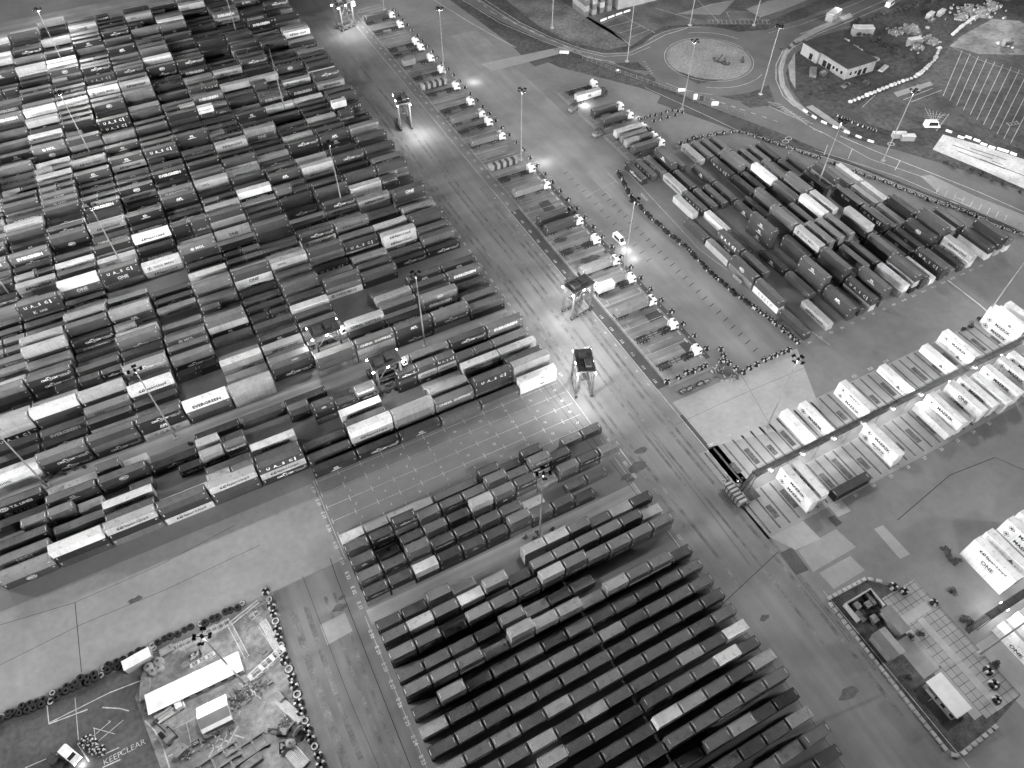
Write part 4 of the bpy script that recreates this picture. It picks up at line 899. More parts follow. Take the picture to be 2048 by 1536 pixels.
# carried boxes hang in the portals
# ------------------------------------------------------------------ small machines, van and cars
def small_vehicle(name, label, cat, loc, rz, L=4.6, Wd=1.9, H=1.9, paint_=None, van=False):
    t = thing(name, label, cat, loc, rz); m = paint_ or M_WHITE
    b = MB(); hl = L / 2; hw = Wd / 2
    low = [(-hl, .45), (hl, .45), (hl, .85), (hl * .55, 1.02), (-hl, 1.1)]
    up = [(-hl + .05, 1.05), (hl * .5, 1.0), (hl * .22, H), (-hl + .25, H)] if not van else [(-hl + .02, 1.05), (hl * .78, 1.0), (hl * .5, H), (-hl + .1, H)]
    for P, w in ((low, hw), (up, hw * .9)):
        n = len(P)
        for s in (-1, 1): b.add([(x, s * w, z) for x, z in P], [tuple(range(n)) if s < 0 else tuple(range(n))[::-1]])
        for k in range(n):
            (x0, z0), (x1, z1) = P[k], P[(k + 1) % n]; b.add([(x0, -w, z0), (x0, w, z0), (x1, w, z1), (x1, -w, z1)], [(0, 1, 2, 3)])
    ob('body', (b, m), t)
    b = MB(); (x1, z1), (x2, z2) = up[1], up[2]
    e = .015; b.add([(x1 - .02 + e, -hw * .8, z1 + .08), (x1 - .02 + e, hw * .8, z1 + .08), (x2 + .06 + e, hw * .8, z2 - .08 + e), (x2 + .06 + e, -hw * .8, z2 - .08 + e)], [(0, 1, 2, 3)]); ob('windscreen', (b, M_GLASS), t)
    for s in (-1, 1):
        b = MB(); y = s * (hw * .9 + .008); b.add([(-hl * .6, y, 1.15), (x1 - .35, y, 1.15), (x2 - .1, y, H - .15), (-hl * .6, y, H - .15)], [(0, 1, 2, 3) if s < 0 else (3, 2, 1, 0)]); ob('side_window', (b, M_GLASS), t)
        for x in (-hl * .6, hl * .6): w_ = ob('wheel', WHEEL, t, (x, s * (hw - .15), .36)); w_.scale = (.7, .6, .7)
        b = MB(); b.box(hl - .02, hl + .02, *sorted((s * hw * .55, s * hw * .9)), .62, .8); ob('headlight', (b, M_HEAD if 'headlamps' in label else M_MARK), t)
    return t
p = W(143, 1511); q = W(152, 1530) - W(120, 1503); small_vehicle('car', 'white estate car with headlamps on, beside the pile of white tyres', 'car', (p.x, p.y, 0), math.atan2(q.y, q.x), 4.9, 2.0, 1.75)
lamp('headlamp_beam', *(p + q.normalized() * 3.6).xy, .7, 260, .1)
p = W(115, 1524); small_vehicle('car', 'dark small car cut off by the lower left frame edge', 'car', (p.x, p.y, 0), -.9, 4.0, 1.8, 1.5, M_DARKST)
small_vehicle('van', 'white van driving down the east lane beside the tyre row', 'van', (128.6, 163.5, 0), -math.pi / 2 + .06, 5.4, 2.1, 2.4, van=True)
lamp('van_beam', 128.6, 158.0, 1.6, 700, .15); lamp('van_beam', 128.4, 153, 2, 500, .15)
p = W(1862, 254); small_vehicle('van', 'white van turning at the edge of the marked car park', 'van', (p.x, p.y, 0), -.5, 6.5, 2.4, 2.9, van=True)
p = W(1778, 12); small_vehicle('van', 'white van on the road at the upper right', 'van', (p.x, p.y, 0), .35, 6.5, 2.4, 2.8, van=True)
def forklift(label, loc, rz):
    t = thing('forklift', label, 'forklift', loc, rz)
    b = MB(); b.box(-1.6, 1.0, -.75, .75, .4, 1.25); b.box(-1.8, -1.1, -.7, .7, .5, 1.6); ob('body', (b, M_GREY), t)
    b = MB()
    for x in (-1.0, .6):
        for s in (-1, 1): b.box(x - .05, x + .05, s * .65 - .05, s * .65 + .05, 1.2, 2.4)
    b.box(-1.1, .7, -.75, .75, 2.4, 2.5); ob('overhead_guard', (b, M_DARKST), t)
    b = MB()
    for s in (-1, 1): b.box(1.05, 1.2, s * .45 - .07, s * .45 + .07, .1, 3.3); b.box(1.2, 2.5, s * .35 - .08, s * .35 + .08, .1, .18)
    b.box(1.06, 1.18, -.5, .5, 3.1, 3.3); ob('mast', (b, M_DARKST), t)
    for x in (-1.2, .7):
        for s in (-1, 1): w_ = ob('wheel', WHEEL, t, (x, s * .68, .42)); w_.scale = (.8, .8, .8)
    return t
for u, v, r, l in ((1147, 221, .4, 'grey forklift beside the pale lettered box in the right bays'), (1197, 271, .2, 'grey forklift at the tail of the close group of lorries')):
    p = W(u, v); q = forklift(l, (p.x, p.y, 0), r); q.scale = (1.5, 1.5, 1.2)
p = W(1170, 211); lamp('work_light', p.x, p.y, 2.2, 1500, .2)
p = W(1275, 236); lamp('headlamp_beam', p.x, p.y, 1.5, 350, .2); p = W(948, 165); lamp('headlamp_beam', p.x, p.y, 3, 1300, .2); p = W(1088, 325); lamp('headlamp_beam', p.x, p.y, 4, 1800, .2)
# ------------------------------------------------------------------ painted tyres
M_TYW = mat('worn_white_paint', .42, .7, ((2, .3),))
def tyre_stack_mesh(white=True):
    b = MB(); prof = [(.34, .02), (.62, .0), (.82, .1), (.88, .24), (.82, .38), (.66, .44)]
    prof2 = prof + [(r * .97, z + .45) for r, z in prof[1:]] + [(.36, .88), (.34, .02)]
    n = 18
    b.lathe(prof2, n, mf=(lambda k, i: 1 if (k // 2) % 3 == 0 and 2 <= i <= 10 else 0) if white else (lambda k, i: 0))
    b.lathe([(.33, .02), (.33, .3), (.02, .33)], n, m=0)
    return b.mesh('tyre_bollard' if white else 'tyre_bollard', [M_RUBBER, M_TYW])
TYW = tyre_stack_mesh(True); TYB = tyre_stack_mesh(False)
b = MB(); b.lathe([(.4, .02), (.75, .03), (.9, .2), (.75, .37), (.42, .38), (.4, .02)], 18, mf=lambda k, i: 1 if i in (3,) else 0); TYR = b.mesh('tyre_bollard', [M_RUBBER, M_TYW])
def tyres(pts, label, group, name='tyre_bollard', cat='tyre bollard', pick=None, sc=1.0, j=.12):
    for k, (x, y) in enumerate(pts):
        m = pick(k) if pick else TYW
        o = tag(ob(name, m, None, (x + random.uniform(-j, j), y + random.uniform(-j, j), 0), random.uniform(0, 6)), label, cat, group)
        s = sc * random.uniform(.9, 1.1); o.scale = (s, s, s)
def along(px, step, z=0):
    P = [W(u, v).xy for u, v in px]; out = []; rest = 0
    for a, b in zip(P, P[1:]):
        L = (b - a).length; d = rest
        while d < L: out.append(tuple(a + (b - a) * (d / L))); d += step
        rest = d - L
    return out
tyres([(124.7, 107.4 + 6.06 * k) for k in range(44)], 'black and white painted tyre bollard in the long row edging the truck bays', 'tyre bollards along the truck bays', sc=1.0)
tyres([(122.2, y + 2.4) for y, *_ in TR[10:]], 'painted tyre bollard set in front of a parked lorry cab', 'tyre bollards before lorry cabs', sc=.9)
ZP = lambda ox, oy, k, L: [tuple(W(ox + a / k, oy + b / k).xy) for a, b in L]
tyres(ZP(1024, 384, 4, [(1240, 1525), (1330, 1490), (1395, 1450), (1450, 1440), (1505, 1415), (1545, 1395), (1665, 1365), (1700, 1355), (1690, 1310), (1665, 1265), (1785, 1415), (1735, 1375), (1850, 1450), (1900, 1415), (1955, 1385), (2020, 1350)]) + ZP(1536, 384, 4, [(20, 1330), (65, 1310), (120, 1290), (160, 1270)]), 'painted tyre bollard in the loose row closing the south end of the bays', 'tyre bollards south of the truck bays', sc=1.05)
tyres(along([(1236, 344), (1262, 395), (1310, 445), (1365, 490), (1420, 545), (1470, 590), (1520, 625), (1560, 655), (1600, 692)], 1.75), 'painted tyre in the dense wall along the west edge of the dark block', 'tyre wall west of the dark block', pick=lambda k: TYW if k % 3 == 0 or k > 48 else TYB, j=.35)
tyres(along([(1362, 288), (1390, 276), (1430, 270), (1470, 264), (1495, 268), (1560, 290), (1640, 318)], 1.7) + along([(1660, 325), (1700, 342), (1760, 360), (1850, 398), (1920, 420)], 2.0) + along([(1922, 421), (1978, 443)], 1.7) + along([(1990, 452), (2046, 470)], 2.2), 'black tyre with white rim in the wall beside the curving road', 'tyre wall north of the dark block', pick=lambda k: TYR if k % 2 else TYW, j=.25)
tyres(ZP(1110, 120, 3.966, [(670, 470), (720, 462), (758, 448), (798, 440), (840, 430), (885, 413), (930, 402), (785, 488), (838, 475), (892, 458), (955, 440), (1012, 420), (975, 408)]), 'painted tyre in the double row reaching to the mast by the road', 'double tyre row by the road', sc=1.0)
tyres(along([(0, 1434), (90, 1397), (180, 1352), (240, 1322), (300, 1293), (360, 1268), (430, 1238), (500, 1203)], 1.55) + along([(6, 1441), (96, 1404), (186, 1359), (246, 1329), (306, 1300)], 1.6), 'scrap black tyre in the long heap edging the works yard', 'black tyres edging the works yard', 'tyre_bollard', 'old tyre', pick=lambda k: TYR if k % 7 == 0 else TYB, j=.4, sc=.95)
tyres(along([(532, 1186), (545, 1215), (552, 1245), (562, 1290), (572, 1325), (583, 1352), (592, 1380), (602, 1420), (618, 1465), (632, 1500), (645, 1536)], 2.05), 'large black and white tyre in the wall east of the works yard', 'large tyres east of the works yard', pick=lambda k: (TYW, TYR, TYW)[k % 3], sc=1.15)
tyres(ZP(1536, 1152, 4, [(995, 95), (1085, 130), (1320, 215), (1755, 760), (1795, 870), (1820, 995)]), 'large painted tyre guarding the paved plot at lower right', 'tyre bollards on the paved plot', sc=1.15)
tyres(ZP(0, 1152, 4, [(665, 1340), (690, 1310), (720, 1320), (690, 1345), (730, 1340), (760, 1365), (700, 1365), (735, 1380), (775, 1385), (745, 1410), (790, 1410), (820, 1385), (815, 1415), (760, 1335), (710, 1290)]), 'white-topped tyre in the small pile beside the white car', 'pile of white-topped tyres', pick=lambda k: TYW, sc=.8, j=.2)
tyres([(W(1240 + a / 6.4, 270 + b / 6.4).x, W(1240 + a / 6.4, 270 + b / 6.4).y) for a, b in ((545, 215), (735, 160), (230, 340), (110, 375))], 'pale round tyre bollard at the corner near the close lorries', 'pale tyre bollards by the lorries', pick=lambda k: TYR)
# ------------------------------------------------------------------ public roads, verges, roundabout
ROC = (237.0, 254.0)
def circ(c, r, n=72, a0=0, a1=360): return [(c[0] + r * math.cos(math.radians(a0 + (a1 - a0) * k / n)), c[1] + r * math.sin(math.radians(a0 + (a1 - a0) * k / n))) for k in range(n + (a1 - a0 < 360))]
sheet('verge_grass', [pxs((868, -40), (900, 0), (1030, 95), (1120, 135), (1290, 178), (1478, 262), (1700, 330), (1900, 412), (2100, 492), (2300, 560), (2300, 60), (1700, -60), (1100, -80))], M_GRASS, 1)
sheet('pale_verge', [pxs((1000, -10), (1075, 50), (1140, 85), (1215, 100), (1255, 92), (1240, 70), (1170, 30), (1120, 0), (1100, -12))], mat('worn_grass', .17, 1, ((.08, .25), (.6, .3), (3, .25)), stain=.3), 2)
sheet('industrial_yard', [pxs((1130, -20), (1175, 38), (1262, 92), (1300, 68), (1330, 52), (1420, 48), (1530, 45), (1640, 0), (1660, -30))], mat('industrial_yard_asphalt', .14, .85, ((.1, .2), (.8, .2)), stain=.3), 2)
sheet('sand_patch', [pxs((1492, 18), (1536, 2), (1600, -8), (1640, -10), (1560, 22), (1520, 35)), pxs((1360, 28), (1420, 8), (1470, 0), (1440, 30))], M_SLAB, 3)
sheet('road', [pxs((880, -60), (962, 0), (1030, 42), (1095, 74), (1160, 98), (1205, 106), (1250, 104), (1290, 86), (1310, 74), (1320, 140), (1290, 150), (1200, 123), (1100, 87), (1000, 42), (940, 8), (868, -50)),
               circ(ROC, 32.5),
               pxs((1470, 64), (1530, 60), (1590, 42), (1680, 10), (1760, -25), (1900, -25), (1780, 26), (1690, 58), (1610, 82), (1572, 100), (1545, 120), (1500, 100)),
               pxs((1545, 95), (1536, 130), (1537, 170), (1550, 205), (1580, 235), (1640, 262), (1690, 280), (1700, 265), (1650, 245), (1606, 212), (1582, 180), (1572, 148), (1580, 118), (1612, 90), (1600, 78)),
               pxs((1312, 150), (1380, 178), (1470, 200), (1540, 214), (1590, 230), (1680, 270), (1800, 302), (1920, 338), (2060, 388), (2300, 470), (2300, 555), (2048, 462), (1900, 404), (1780, 356), (1680, 316), (1560, 266), (1480, 236), (1400, 206), (1310, 166))], M_ROAD, 3)
sheet('roundabout_island', [circ(ROC, 19.6)], M_DRYGR, 5)
sheet('island_scrub', [circ((ROC[0], ROC[1]), 18.8, 14, 196, 268) + [tuple(W(1395, 168).xy), tuple(W(1345, 140).xy)]], M_GRASS, 6)
sheet('splitter_island', [pxs((1232, 127), (1275, 124), (1296, 142), (1262, 139)), pxs((1508, 190), (1530, 178), (1540, 196), (1522, 202)), pxs((1480, 205), (1525, 203), (1530, 212), (1500, 216))], M_GRASS, 5)
sheet('lay_by', [pxs((1840, 352), (1862, 350), (1950, 392), (2060, 435), (2060, 470), (1960, 425), (1880, 388))], M_SLAB, 5)
sheet('footway', [pxs((1700, 26), (1630, 55), (1588, 80), (1565, 105), (1556, 140), (1560, 172), (1580, 205), (1616, 232), (1622, 226), (1590, 200), (1570, 170), (1566, 140), (1574, 110), (1596, 86), (1640, 62), (1706, 34)), pxs((1590, 105), (1591, 178), (1580, 160), (1576, 130)), pxs((1612, 214), (1625, 210), (1700, 262), (1690, 268))], M_CONC, 6)
mb = MB()
def rl(w, *p, lv=7, dash=None):
    P = [W(u, v).xy for u, v in p]
    if not dash: mb.line([tuple(q) for q in P], w, Z(lv)); return
    for a, b in zip(P, P[1:]):
        L = (b - a).length; k = 0
        while k * dash < L:
            mb.line([tuple(a + (b - a) * (k * dash / L)), tuple(a + (b - a) * (min(k * dash + dash * .45, L) / L))], w, Z(lv)); k += 1
rl(.3, (970, 0), (1040, 45), (1100, 74), (1165, 98), (1210, 108), (1258, 106), (1296, 88), (1330, 70), (1375, 56)); rl(.22, (958, 0), (1030, 47), (1096, 79), (1160, 102), (1210, 113), (1262, 110), (1300, 94))
rl(.25, (925, 0), (1000, 46), (1090, 84), (1180, 116), (1230, 124)); rl(.3, (955, 0), (985, 25), (1060, 60), (1130, 92), (1190, 118), (1230, 127), dash=7)
for r, a0, a1 in ((20.6, 0, 360), (31.6, 60, 118), (31.6, 196, 236), (26, 20, 75), (26, 230, 300)):
    mb.line(circ(ROC, r, 60, a0, a1), .2, Z(7))
rl(.22, (1536, 66), (1600, 50), (1700, 12), (1740, -5)); rl(.3, (1600, 68), (1690, 36), (1790, -8)); rl(.3, (1588, 94), (1640, 66), (1720, 34), (1800, 0))
rl(.3, (1566, 100), (1552, 130), (1552, 160), (1566, 192), (1590, 214)); rl(.25, (1573, 100), (1560, 130), (1560, 160), (1574, 190), (1596, 210))
rl(.32, (1680, 272), (1750, 302), (1860, 345), (1960, 385), (2048, 424)); rl(.22, (1640, 262), (1740, 318), (1840, 352), (1862, 362)); rl(.3, (1400, 190), (1480, 218), (1560, 245), dash=5); rl(.2, (1630, 300), (1700, 322), (1800, 355), (1880, 390), (1960, 420))
rl(.4, (1908, 394), (1925, 400)); rl(.4, (1900, 402), (1916, 408)); rl(.25, (1655, 290), (1648, 310)); rl(.25, (1705, 297), (1696, 318)); rl(.25, (1800, 322), (1790, 340))
for k in range(9): rl(.22, (1537 + 8 * k, 205 + 4.6 * k), (1560 + 8.4 * k, 210 + 4.7 * k)); rl(.22, (1878 + 17 * k, 374 + 7 * k), (1872 + 17 * k, 386 + 7 * k))
rl(.22, (1537, 203), (1560, 208), (1615, 250), (1590, 236), (1537, 212)); rl(.25, (1618, 252), (1645, 266), (1625, 258))
for k in range(14): rl(.16, (1568 + 7 * k, 100 - 3.4 * k), (1580 + 7 * k, 104 - 3.6 * k))
for c in ((1571, 283), (1577, 277), (1782, 288)):
    p = W(*c); mb.line([(p.x + 1.4 * math.cos(t * .35), p.y + 1.1 * math.sin(t * .35)) for t in range(19)], .25, Z(7))
for k in range(6): rl(.3, (1286 + 3 * k, 124 + 4.6 * k), (1291 + 3 * k, 123 + 4.6 * k))
rl(.2, (1200, 48), (1246, 30), (1264, 42), (1310, 66)); rl(.2, (1215, 55), (1262, 42)); rl(.2, (1240, 66), (1282, 52)); rl(.2, (1258, 76), (1298, 60)); rl(.2, (1230, 66), (1262, 92)); rl(.2, (1417, 40), (1540, 40), (1540, 48), (1420, 48), (1417, 40)); 
for k in range(13): rl(.14, (1425 + 9 * k, 40), (1427 + 9 * k, 48))
rl(.2, (1453, 24), (1530, 24), (1518, 38), (1460, 38), (1453, 24)); rl(.2, (1310, 16), (1390, 40)); rl(.2, (1350, 30), (1420, 10), (1470, 0)); rl(.2, (1395, 0), (1440, 46))
structure('road_markings', mb, M_LINE)
# car park at the right
sheet('car_park', [pxs((1690, 232), (1745, 188), (1830, 160), (1888, 110), (1920, 60), (1960, 20), (2120, -30), (2400, 100), (2200, 370), (2048, 300), (1890, 250), (1780, 262))], mat('car_park_asphalt', .11, .85, ((.06, .3), (.5, .25)), stain=.35), 3)
sheet('painted_light_pool', [pxs((1900, 92), (1925, 70), (1985, 38), (2040, 42), (2090, 75), (2060, 110), (1960, 108))], mat('painted_light_tone', .3, .85, ((.06, .3), (.5, .2)), stain=.4), 4)  # lit patch of the car park, its light put into a paler ground colour
sheet('white_hardstanding', [pxs((1865, 299), (1886, 269), (1960, 290), (2052, 320), (2120, 345), (2110, 400), (2050, 378), (1960, 338))], mat('whitewashed_concrete', .62, .8, ((.2, .15), (.9, .15)), stain=.22), 5)
sheet('mud_pool', [pxs((1676, 222), (1700, 218), (1722, 232), (1735, 248), (1700, 255), (1680, 245))], M_TAR, 4)
sheet('painted_bar', [pxs((1787, 185), (1860, 163), (1866, 170), (1795, 194)), pxs((1830, 178), (1835, 168), (1845, 172), (1838, 186))], M_PALE, 5)
mb = MB()
for k in range(11): rl(.26, (1924 + 16.4 * k, 102 + 5.4 * k), (1880 + 13.5 * k + 6, 192 + 9.5 * k), lv=6)
rl(.2, (1900, 92), (1960, 120), (2048, 150), lv=6); rl(.22, (1876, 234), (1898, 228), (1872, 262), lv=6)
for k in range(6): rl(.14, (1850 + 8 * k, 216 + 2 * k), (1872 - 2 * k, 258 - k), lv=6); rl(.14, (1848, 226 + 4 * k), (1892 - 3 * k, 231 + 5 * k), lv=6)
rl(.3, (1806, 200), (1866, 176), lv=6); rl(.3, (1822, 204), (1884, 180), lv=6); rl(.2, (1750, 190), (1725, 214), lv=6)
structure('car_park_markings', mb, M_LINE)
mb = MB()
for a, b in (((1905, 290), (1985, 318)), ((1915, 302), (2010, 338)), ((1960, 318), (2060, 356)), ((1940, 296), (1990, 312)), ((1992, 312), (2012, 320)), ((1984, 322), (2006, 330))): rl(.5, a, b, lv=6)
structure('hardstanding_cracks', mb, M_STAIN)
# ------------------------------------------------------------------ fences, barriers
def fence(name, label, px, h=1.8, step=2.6, m=M_DARKST):
    P = [W(u, v).xy for u, v in px]; t = thing(name, label, 'fence', (P[0].x, P[0].y, 0)); o = Vector((P[0].x, P[0].y)); rails = MB(); posts = MB()
    for a, b in zip(P, P[1:]):
        a = a - o; b = b - o; n = max(1, int((b - a).length / step))
        for z in (.25, h - .1): rails.bar((a.x, a.y, z), (b.x, b.y, z), .05)
        q = int((b - a).length / .42)
        for k in range(q): c = a + (b - a) * (k / q); rails.bar((c.x, c.y, .1), (c.x, c.y, h), .03)
        for k in range(n): c = a + (b - a) * (k / n); posts.box(c.x - .06, c.x + .06, c.y - .06, c.y + .06, 0, h + .15)
    ob('railing', (rails, m), t); ob('posts', (posts, m), t)
fence('metal_fence', 'dark metal railing along the upper side of the long road', ((985, 0), (1030, 35), (1090, 68), (1150, 92), (1205, 100), (1255, 97)), 2.4)
fence('metal_fence', 'dark low railing between the terminal and the long road', ((915, 10), (1000, 55), (1090, 92), (1160, 118)), 1.3, 2.0)
fence('metal_fence', 'wire fence from the roundabout edge down past the small signs', ((1165, 118), (1250, 150), (1330, 178), (1420, 205), (1500, 238)), 1.6, 2.6, M_STEEL)
fence('metal_fence', 'thin wire fence on the strip between the curving road and lay-by', ((1940, 418), (1990, 438), (2048, 462)), 2.2, 2.4, M_STEEL)
def barrier(x0, y0, x1, y1, label, group, m):
    a = Vector((x0, y0)); b = Vector((x1, y1)); L = (b - a).length; mb = MB()
    prof = [(-.3, 0), (.3, 0), (.26, .2), (.12, .35), (.1, .85), (-.1, .85), (-.12, .35), (-.26, .2)]
    vs = [(x, y, z) for x in (-L / 2 + .03, L / 2 - .03) for y, z in prof]; n = 8
    mb.add(vs, [tuple(range(n)), tuple(range(n, 2 * n))[::-1]] + [(k, n + k, n + (k + 1) % n, (k + 1) % n) for k in range(n)])
    c = (a + b) / 2; tag(ob('concrete_barrier', (mb, m), None, (c.x, c.y, 0), math.atan2(b.y - a.y, b.x - a.x)), label, 'barrier', group)
P = along([(1606, 221), (1640, 243), (1690, 264), (1740, 284), (1757, 288)], 2.6)
for k in range(len(P) - 1): barrier(*P[k], *P[k + 1], 'white concrete barrier in the striped line on the outside of the bend' if k % 2 == 0 else 'black concrete barrier in the striped line on the outside of the bend', 'white barriers on the bend' if k % 2 == 0 else 'black barriers on the bend', M_WHITE if k % 2 == 0 else M_DARKST)
P = along([(1201, 43), (1234, 30), (1278, 16)], 5.2)
for k in range(len(P) - 1): barrier(*P[k], *(Vector(P[k]) + (Vector(P[k + 1]) - Vector(P[k])) * .8), 'pale concrete barrier in the row before the big stack at the top', 'pale barriers at the top', M_WHITE)
for k, (u, v) in enumerate(((1897, 264), (1921, 276), (1936, 276), (1953, 282), (1967, 290), (1983, 296), (2000, 300), (2010, 303), (2026, 309))):
    p = W(u, v); d = (W(2026, 309) - W(1897, 264)).normalized() * 1.3; barrier(p.x - d.x, p.y - d.y, p.x + d.x, p.y + d.y, 'white block in the row along the upper edge of the white hardstanding', 'white blocks by the hardstanding', M_WHITE)
def sign(label, u, v, w, h, m=M_MARK, rz=.4):
    p = W(u, v); t = thing('road_sign', label, 'sign', (p.x, p.y, 0), rz); b = MB()
    b.box(-w / 2, w / 2, -.03, .03, 1.2, 1.2 + h); ob('panel', (b, m), t); b = MB()
    for s in (-1, 1): b.tube((s * w * .35, .05, 0), (s * w * .35, .05, 1.2 + h), .05, n=6)
    ob('posts', (b, M_STEEL), t)
sign('wide white sign on the fence above the truck yard', 1128, 112, 4.4, 1.3, rz=-.55); sign('white sign beside the mast at the double tyre row', 1362, 188, 3.2, 1.5, rz=-.5); sign('upright white sign right of the double tyre row', 1389, 204, 1.6, 2.6, rz=-.5)
sign('dark upright sign next to the upright white one', 1401, 207, 1.6, 2.4, M_DARKST, -.5); sign('white sign farther along the verge to the right', 1428, 216, 3.0, 1.8, rz=-.5); sign('small white sign on the verge near the islands', 1235, 147, 1.2, .8, rz=-.5)
for u, v, l in ((1288, 398, 'white banner board hung on the tyre wall below the first mast'), (1473, 562, 'white banner board lying along the middle of the tyre wall')):
    p = W(u, v); t = thing('banner_board', l, 'board', (p.x, p.y, 0), math.radians(-88)); b = MB(); b.box(-2.2, 2.2, -.06, .06, .5, 1.5); ob('panel', (b, M_WALL), t)
    b = MB(); b.box(-2.2, -2.1, -.1, -.06, 0, 1.5); b.box(2.1, 2.2, -.1, -.06, 0, 1.5); b.box(-1.3, 1.6, -.075, -.06, .85, 1.15); ob('frame', (b, M_DARKST), t)
# anchors on the roundabout
p = W(1441, 126)
def anchor(label, x, y, rz, s):
    t = thing('anchor', label, 'anchor', (x, y, 0), rz); b = MB(); b.bar((0, 0, .25), (4.2 * s, 0, .9), .3, .3); b.tube((4.2 * s, 0, .9), (4.5 * s, 0, 1.0), .35, n=8); ob('shank', (b, M_DARKST), t)
    b = MB()
    for k in range(6): a0, a1 = math.radians(110 + 23 * k), math.radians(133 + 23 * k); b.bar((1.6 * s + 1.9 * s * math.cos(a0), 2.1 * s * math.sin(a0), .3), (1.6 * s + 1.9 * s * math.cos(a1), 2.1 * s * math.sin(a1), .3), .34, .4)
    b.prism([(1.2 * s, 1.9 * s), (2.1 * s, 1.6 * s), (1.4 * s, 2.5 * s)], .1, .5); b.prism([(1.2 * s, -1.9 * s), (2.1 * s, -1.6 * s), (1.4 * s, -2.5 * s)], .1, .5); ob('arms', (b, M_DARKST), t)
p1, p2 = W(1434, 124), W(1452, 130); anchor('larger dark ship anchor lying on the pale roundabout', p1.x, p1.y, .5, 1.25); anchor('smaller dark ship anchor right of the larger one on the roundabout', p2.x, p2.y, 1.1, .9)
p = W(1484, 124); t = thing('sculpture', 'dark upright buoy on the right of the pale roundabout', 'buoy', (p.x, p.y, 0)); b = MB(); b.lathe([(.02, 0), (.9, .1), (1.0, .8), (.35, 1.6), (.3, 2.6), (.02, 2.8)], 12); ob('body', (b, M_DARKST), t)
# ------------------------------------------------------------------ bushes and trees
M_LEAF = mat('dark_foliage', .07, .9, ((.8, .4), (4, .4))); M_LEAF2 = mat('light_foliage', .11, .9, ((.8, .4), (4, .4)))
def bush_mesh(r, h, n, seed):
    q = random.Random(seed); lo = MB()
    cl = [(q.gauss(0, r * .38), q.gauss(0, r * .38), q.uniform(.35, .9) * h, q.uniform(.3, .6) * r) for _ in range(7)]
    for _ in range(n):
        c = q.choice(cl); d = Vector((q.gauss(0, 1), q.gauss(0, 1), q.gauss(0, .8))).normalized() * c[3] * q.uniform(.6, 1.05)
        p = Vector(c[:3]) + d; p.z = max(.08, p.z); a = Vector((q.gauss(0, 1), q.gauss(0, 1), q.gauss(0, 1))).normalized(); b_ = a.cross(Vector((q.random(), q.random(), 1))).normalized(); s = q.uniform(.14, .3)
        lo.add([p - a * s, p + b_ * s * .6, p + a * s, p - b_ * s * .6], [(0, 1, 2, 3)], 0 if q.random() < .6 else 1)
    st = MB()
    for c in cl: st.tube((0, 0, 0), c[:3], .07, .03, 5)
    return lo.mesh('foliage', [M_LEAF, M_LEAF2]), st.mesh('stems', M_DARKST)
BUSH = [bush_mesh(1.6, 1.7, 420, s) for s in range(4)]
def bush(x, y, s, label, group):
    f, st = random.choice(BUSH); t = thing('bush', label, 'bush', (x, y, 0), random.uniform(0, 6), group); t.scale = (s, s, s * random.uniform(.7, 1.1)); ob('foliage', f, t); ob('stems', st, t)
for px, step, lab, sc in (((((1690, 62), (1730, 75), (1770, 92), (1800, 112), (1850, 125), (1868, 128))), 3.4, 'dark scrub bush in the belt behind the flat-roofed building', 1.3), ((((1700, 50), (1760, 32), (1850, 8), (1930, -15))), 3.6, 'dark scrub bush in the hedge beside the upper road', 1.2), ((((1610, 195), (1640, 180), (1690, 172), (1740, 165))), 4.5, 'low dark bush in front of the flat-roofed building', .9), ((((1560, 102), (1600, 88), (1650, 84))), 5, 'low bush beside the footway at the bend', .8), ((((1890, 330), (1960, 352), (2048, 388))), 4.5, 'low bush below the white hardstanding', .8)):
    for x, y in along(px, step): bush(x + random.uniform(-1.2, 1.2), y + random.uniform(-1.2, 1.2), sc * random.uniform(.7, 1.15), lab, lab.split(' in the ')[-1].split(' beside')[0] + ' bushes')
for u, v, s in ((1068, 1080, .55), (1050, 1078, .5), (1075, 1068, .5), (1105, 1060, .5), (400, 884, .6), (410, 878, .5), (425, 872, .6), (380, 890, .5), (105, 955, .7), (125, 948, .7), (150, 940, .6), (170, 935, .5), (90, 965, .5)):
    p = W(u, v); bush(p.x, p.y, s, 'weedy bush growing in a lamp mast alley between stacks', 'weeds in the lamp alleys')
for u, v, s in ((1890, 1105, .8), (1900, 1120, .7), (1912, 1125, .7), (1905, 1185, .8), (1925, 1240, .8), (1940, 1250, .7), (1840, 1270, .6), (1990, 1330, .8), (1960, 640, .7), (1940, 655, .8), (1925, 660, .6)):
    p = W(u, v); bush(p.x, p.y, s, 'dry bush on broken ground near the east racks', 'dry bushes near the racks')
# ------------------------------------------------------------------ buildings
M_WALL = mat('pale_render', .27, .85, ((.3, .12), (2, .1)), stain=.2); M_FLAT = mat('dark_roof_felt', .045, .9, ((.3, .3), (2, .2)))
def gable_free_building(label, blocks, name='flat_roofed_building'):
    t = thing(name, label, 'building'); wl = MB(); rf = MB()
    for x0, x1, y0, y1, h in blocks:
        wl.box(x0, x1, y0, y1, 0, h); rf.box(x0 - .25, x1 + .25, y0 - .25, y1 + .25, h + .003, h + .3)
    ob('wall', (wl, M_WALL), t); ob('roof', (rf, M_FLAT), t); return t
t = gable_free_building('low building with flat dark roof and pale walls inside the bend', [(279.5, 297, 210.3, 227.2, 5.0), (278.4, 297.2, 227.4, 238, 5.2)])
for x, w in ((282.5, 1.2), (285.5, 1.2), (288, 2.0), (291.2, 2.0)):
    b = MB(); b.box(x - w / 2, x + w / 2, 210.22, 210.29, .2 if w > 1.5 else 1.6, 2.9); ob('door' if w > 1.5 else 'window', (b, M_GLASS), t)
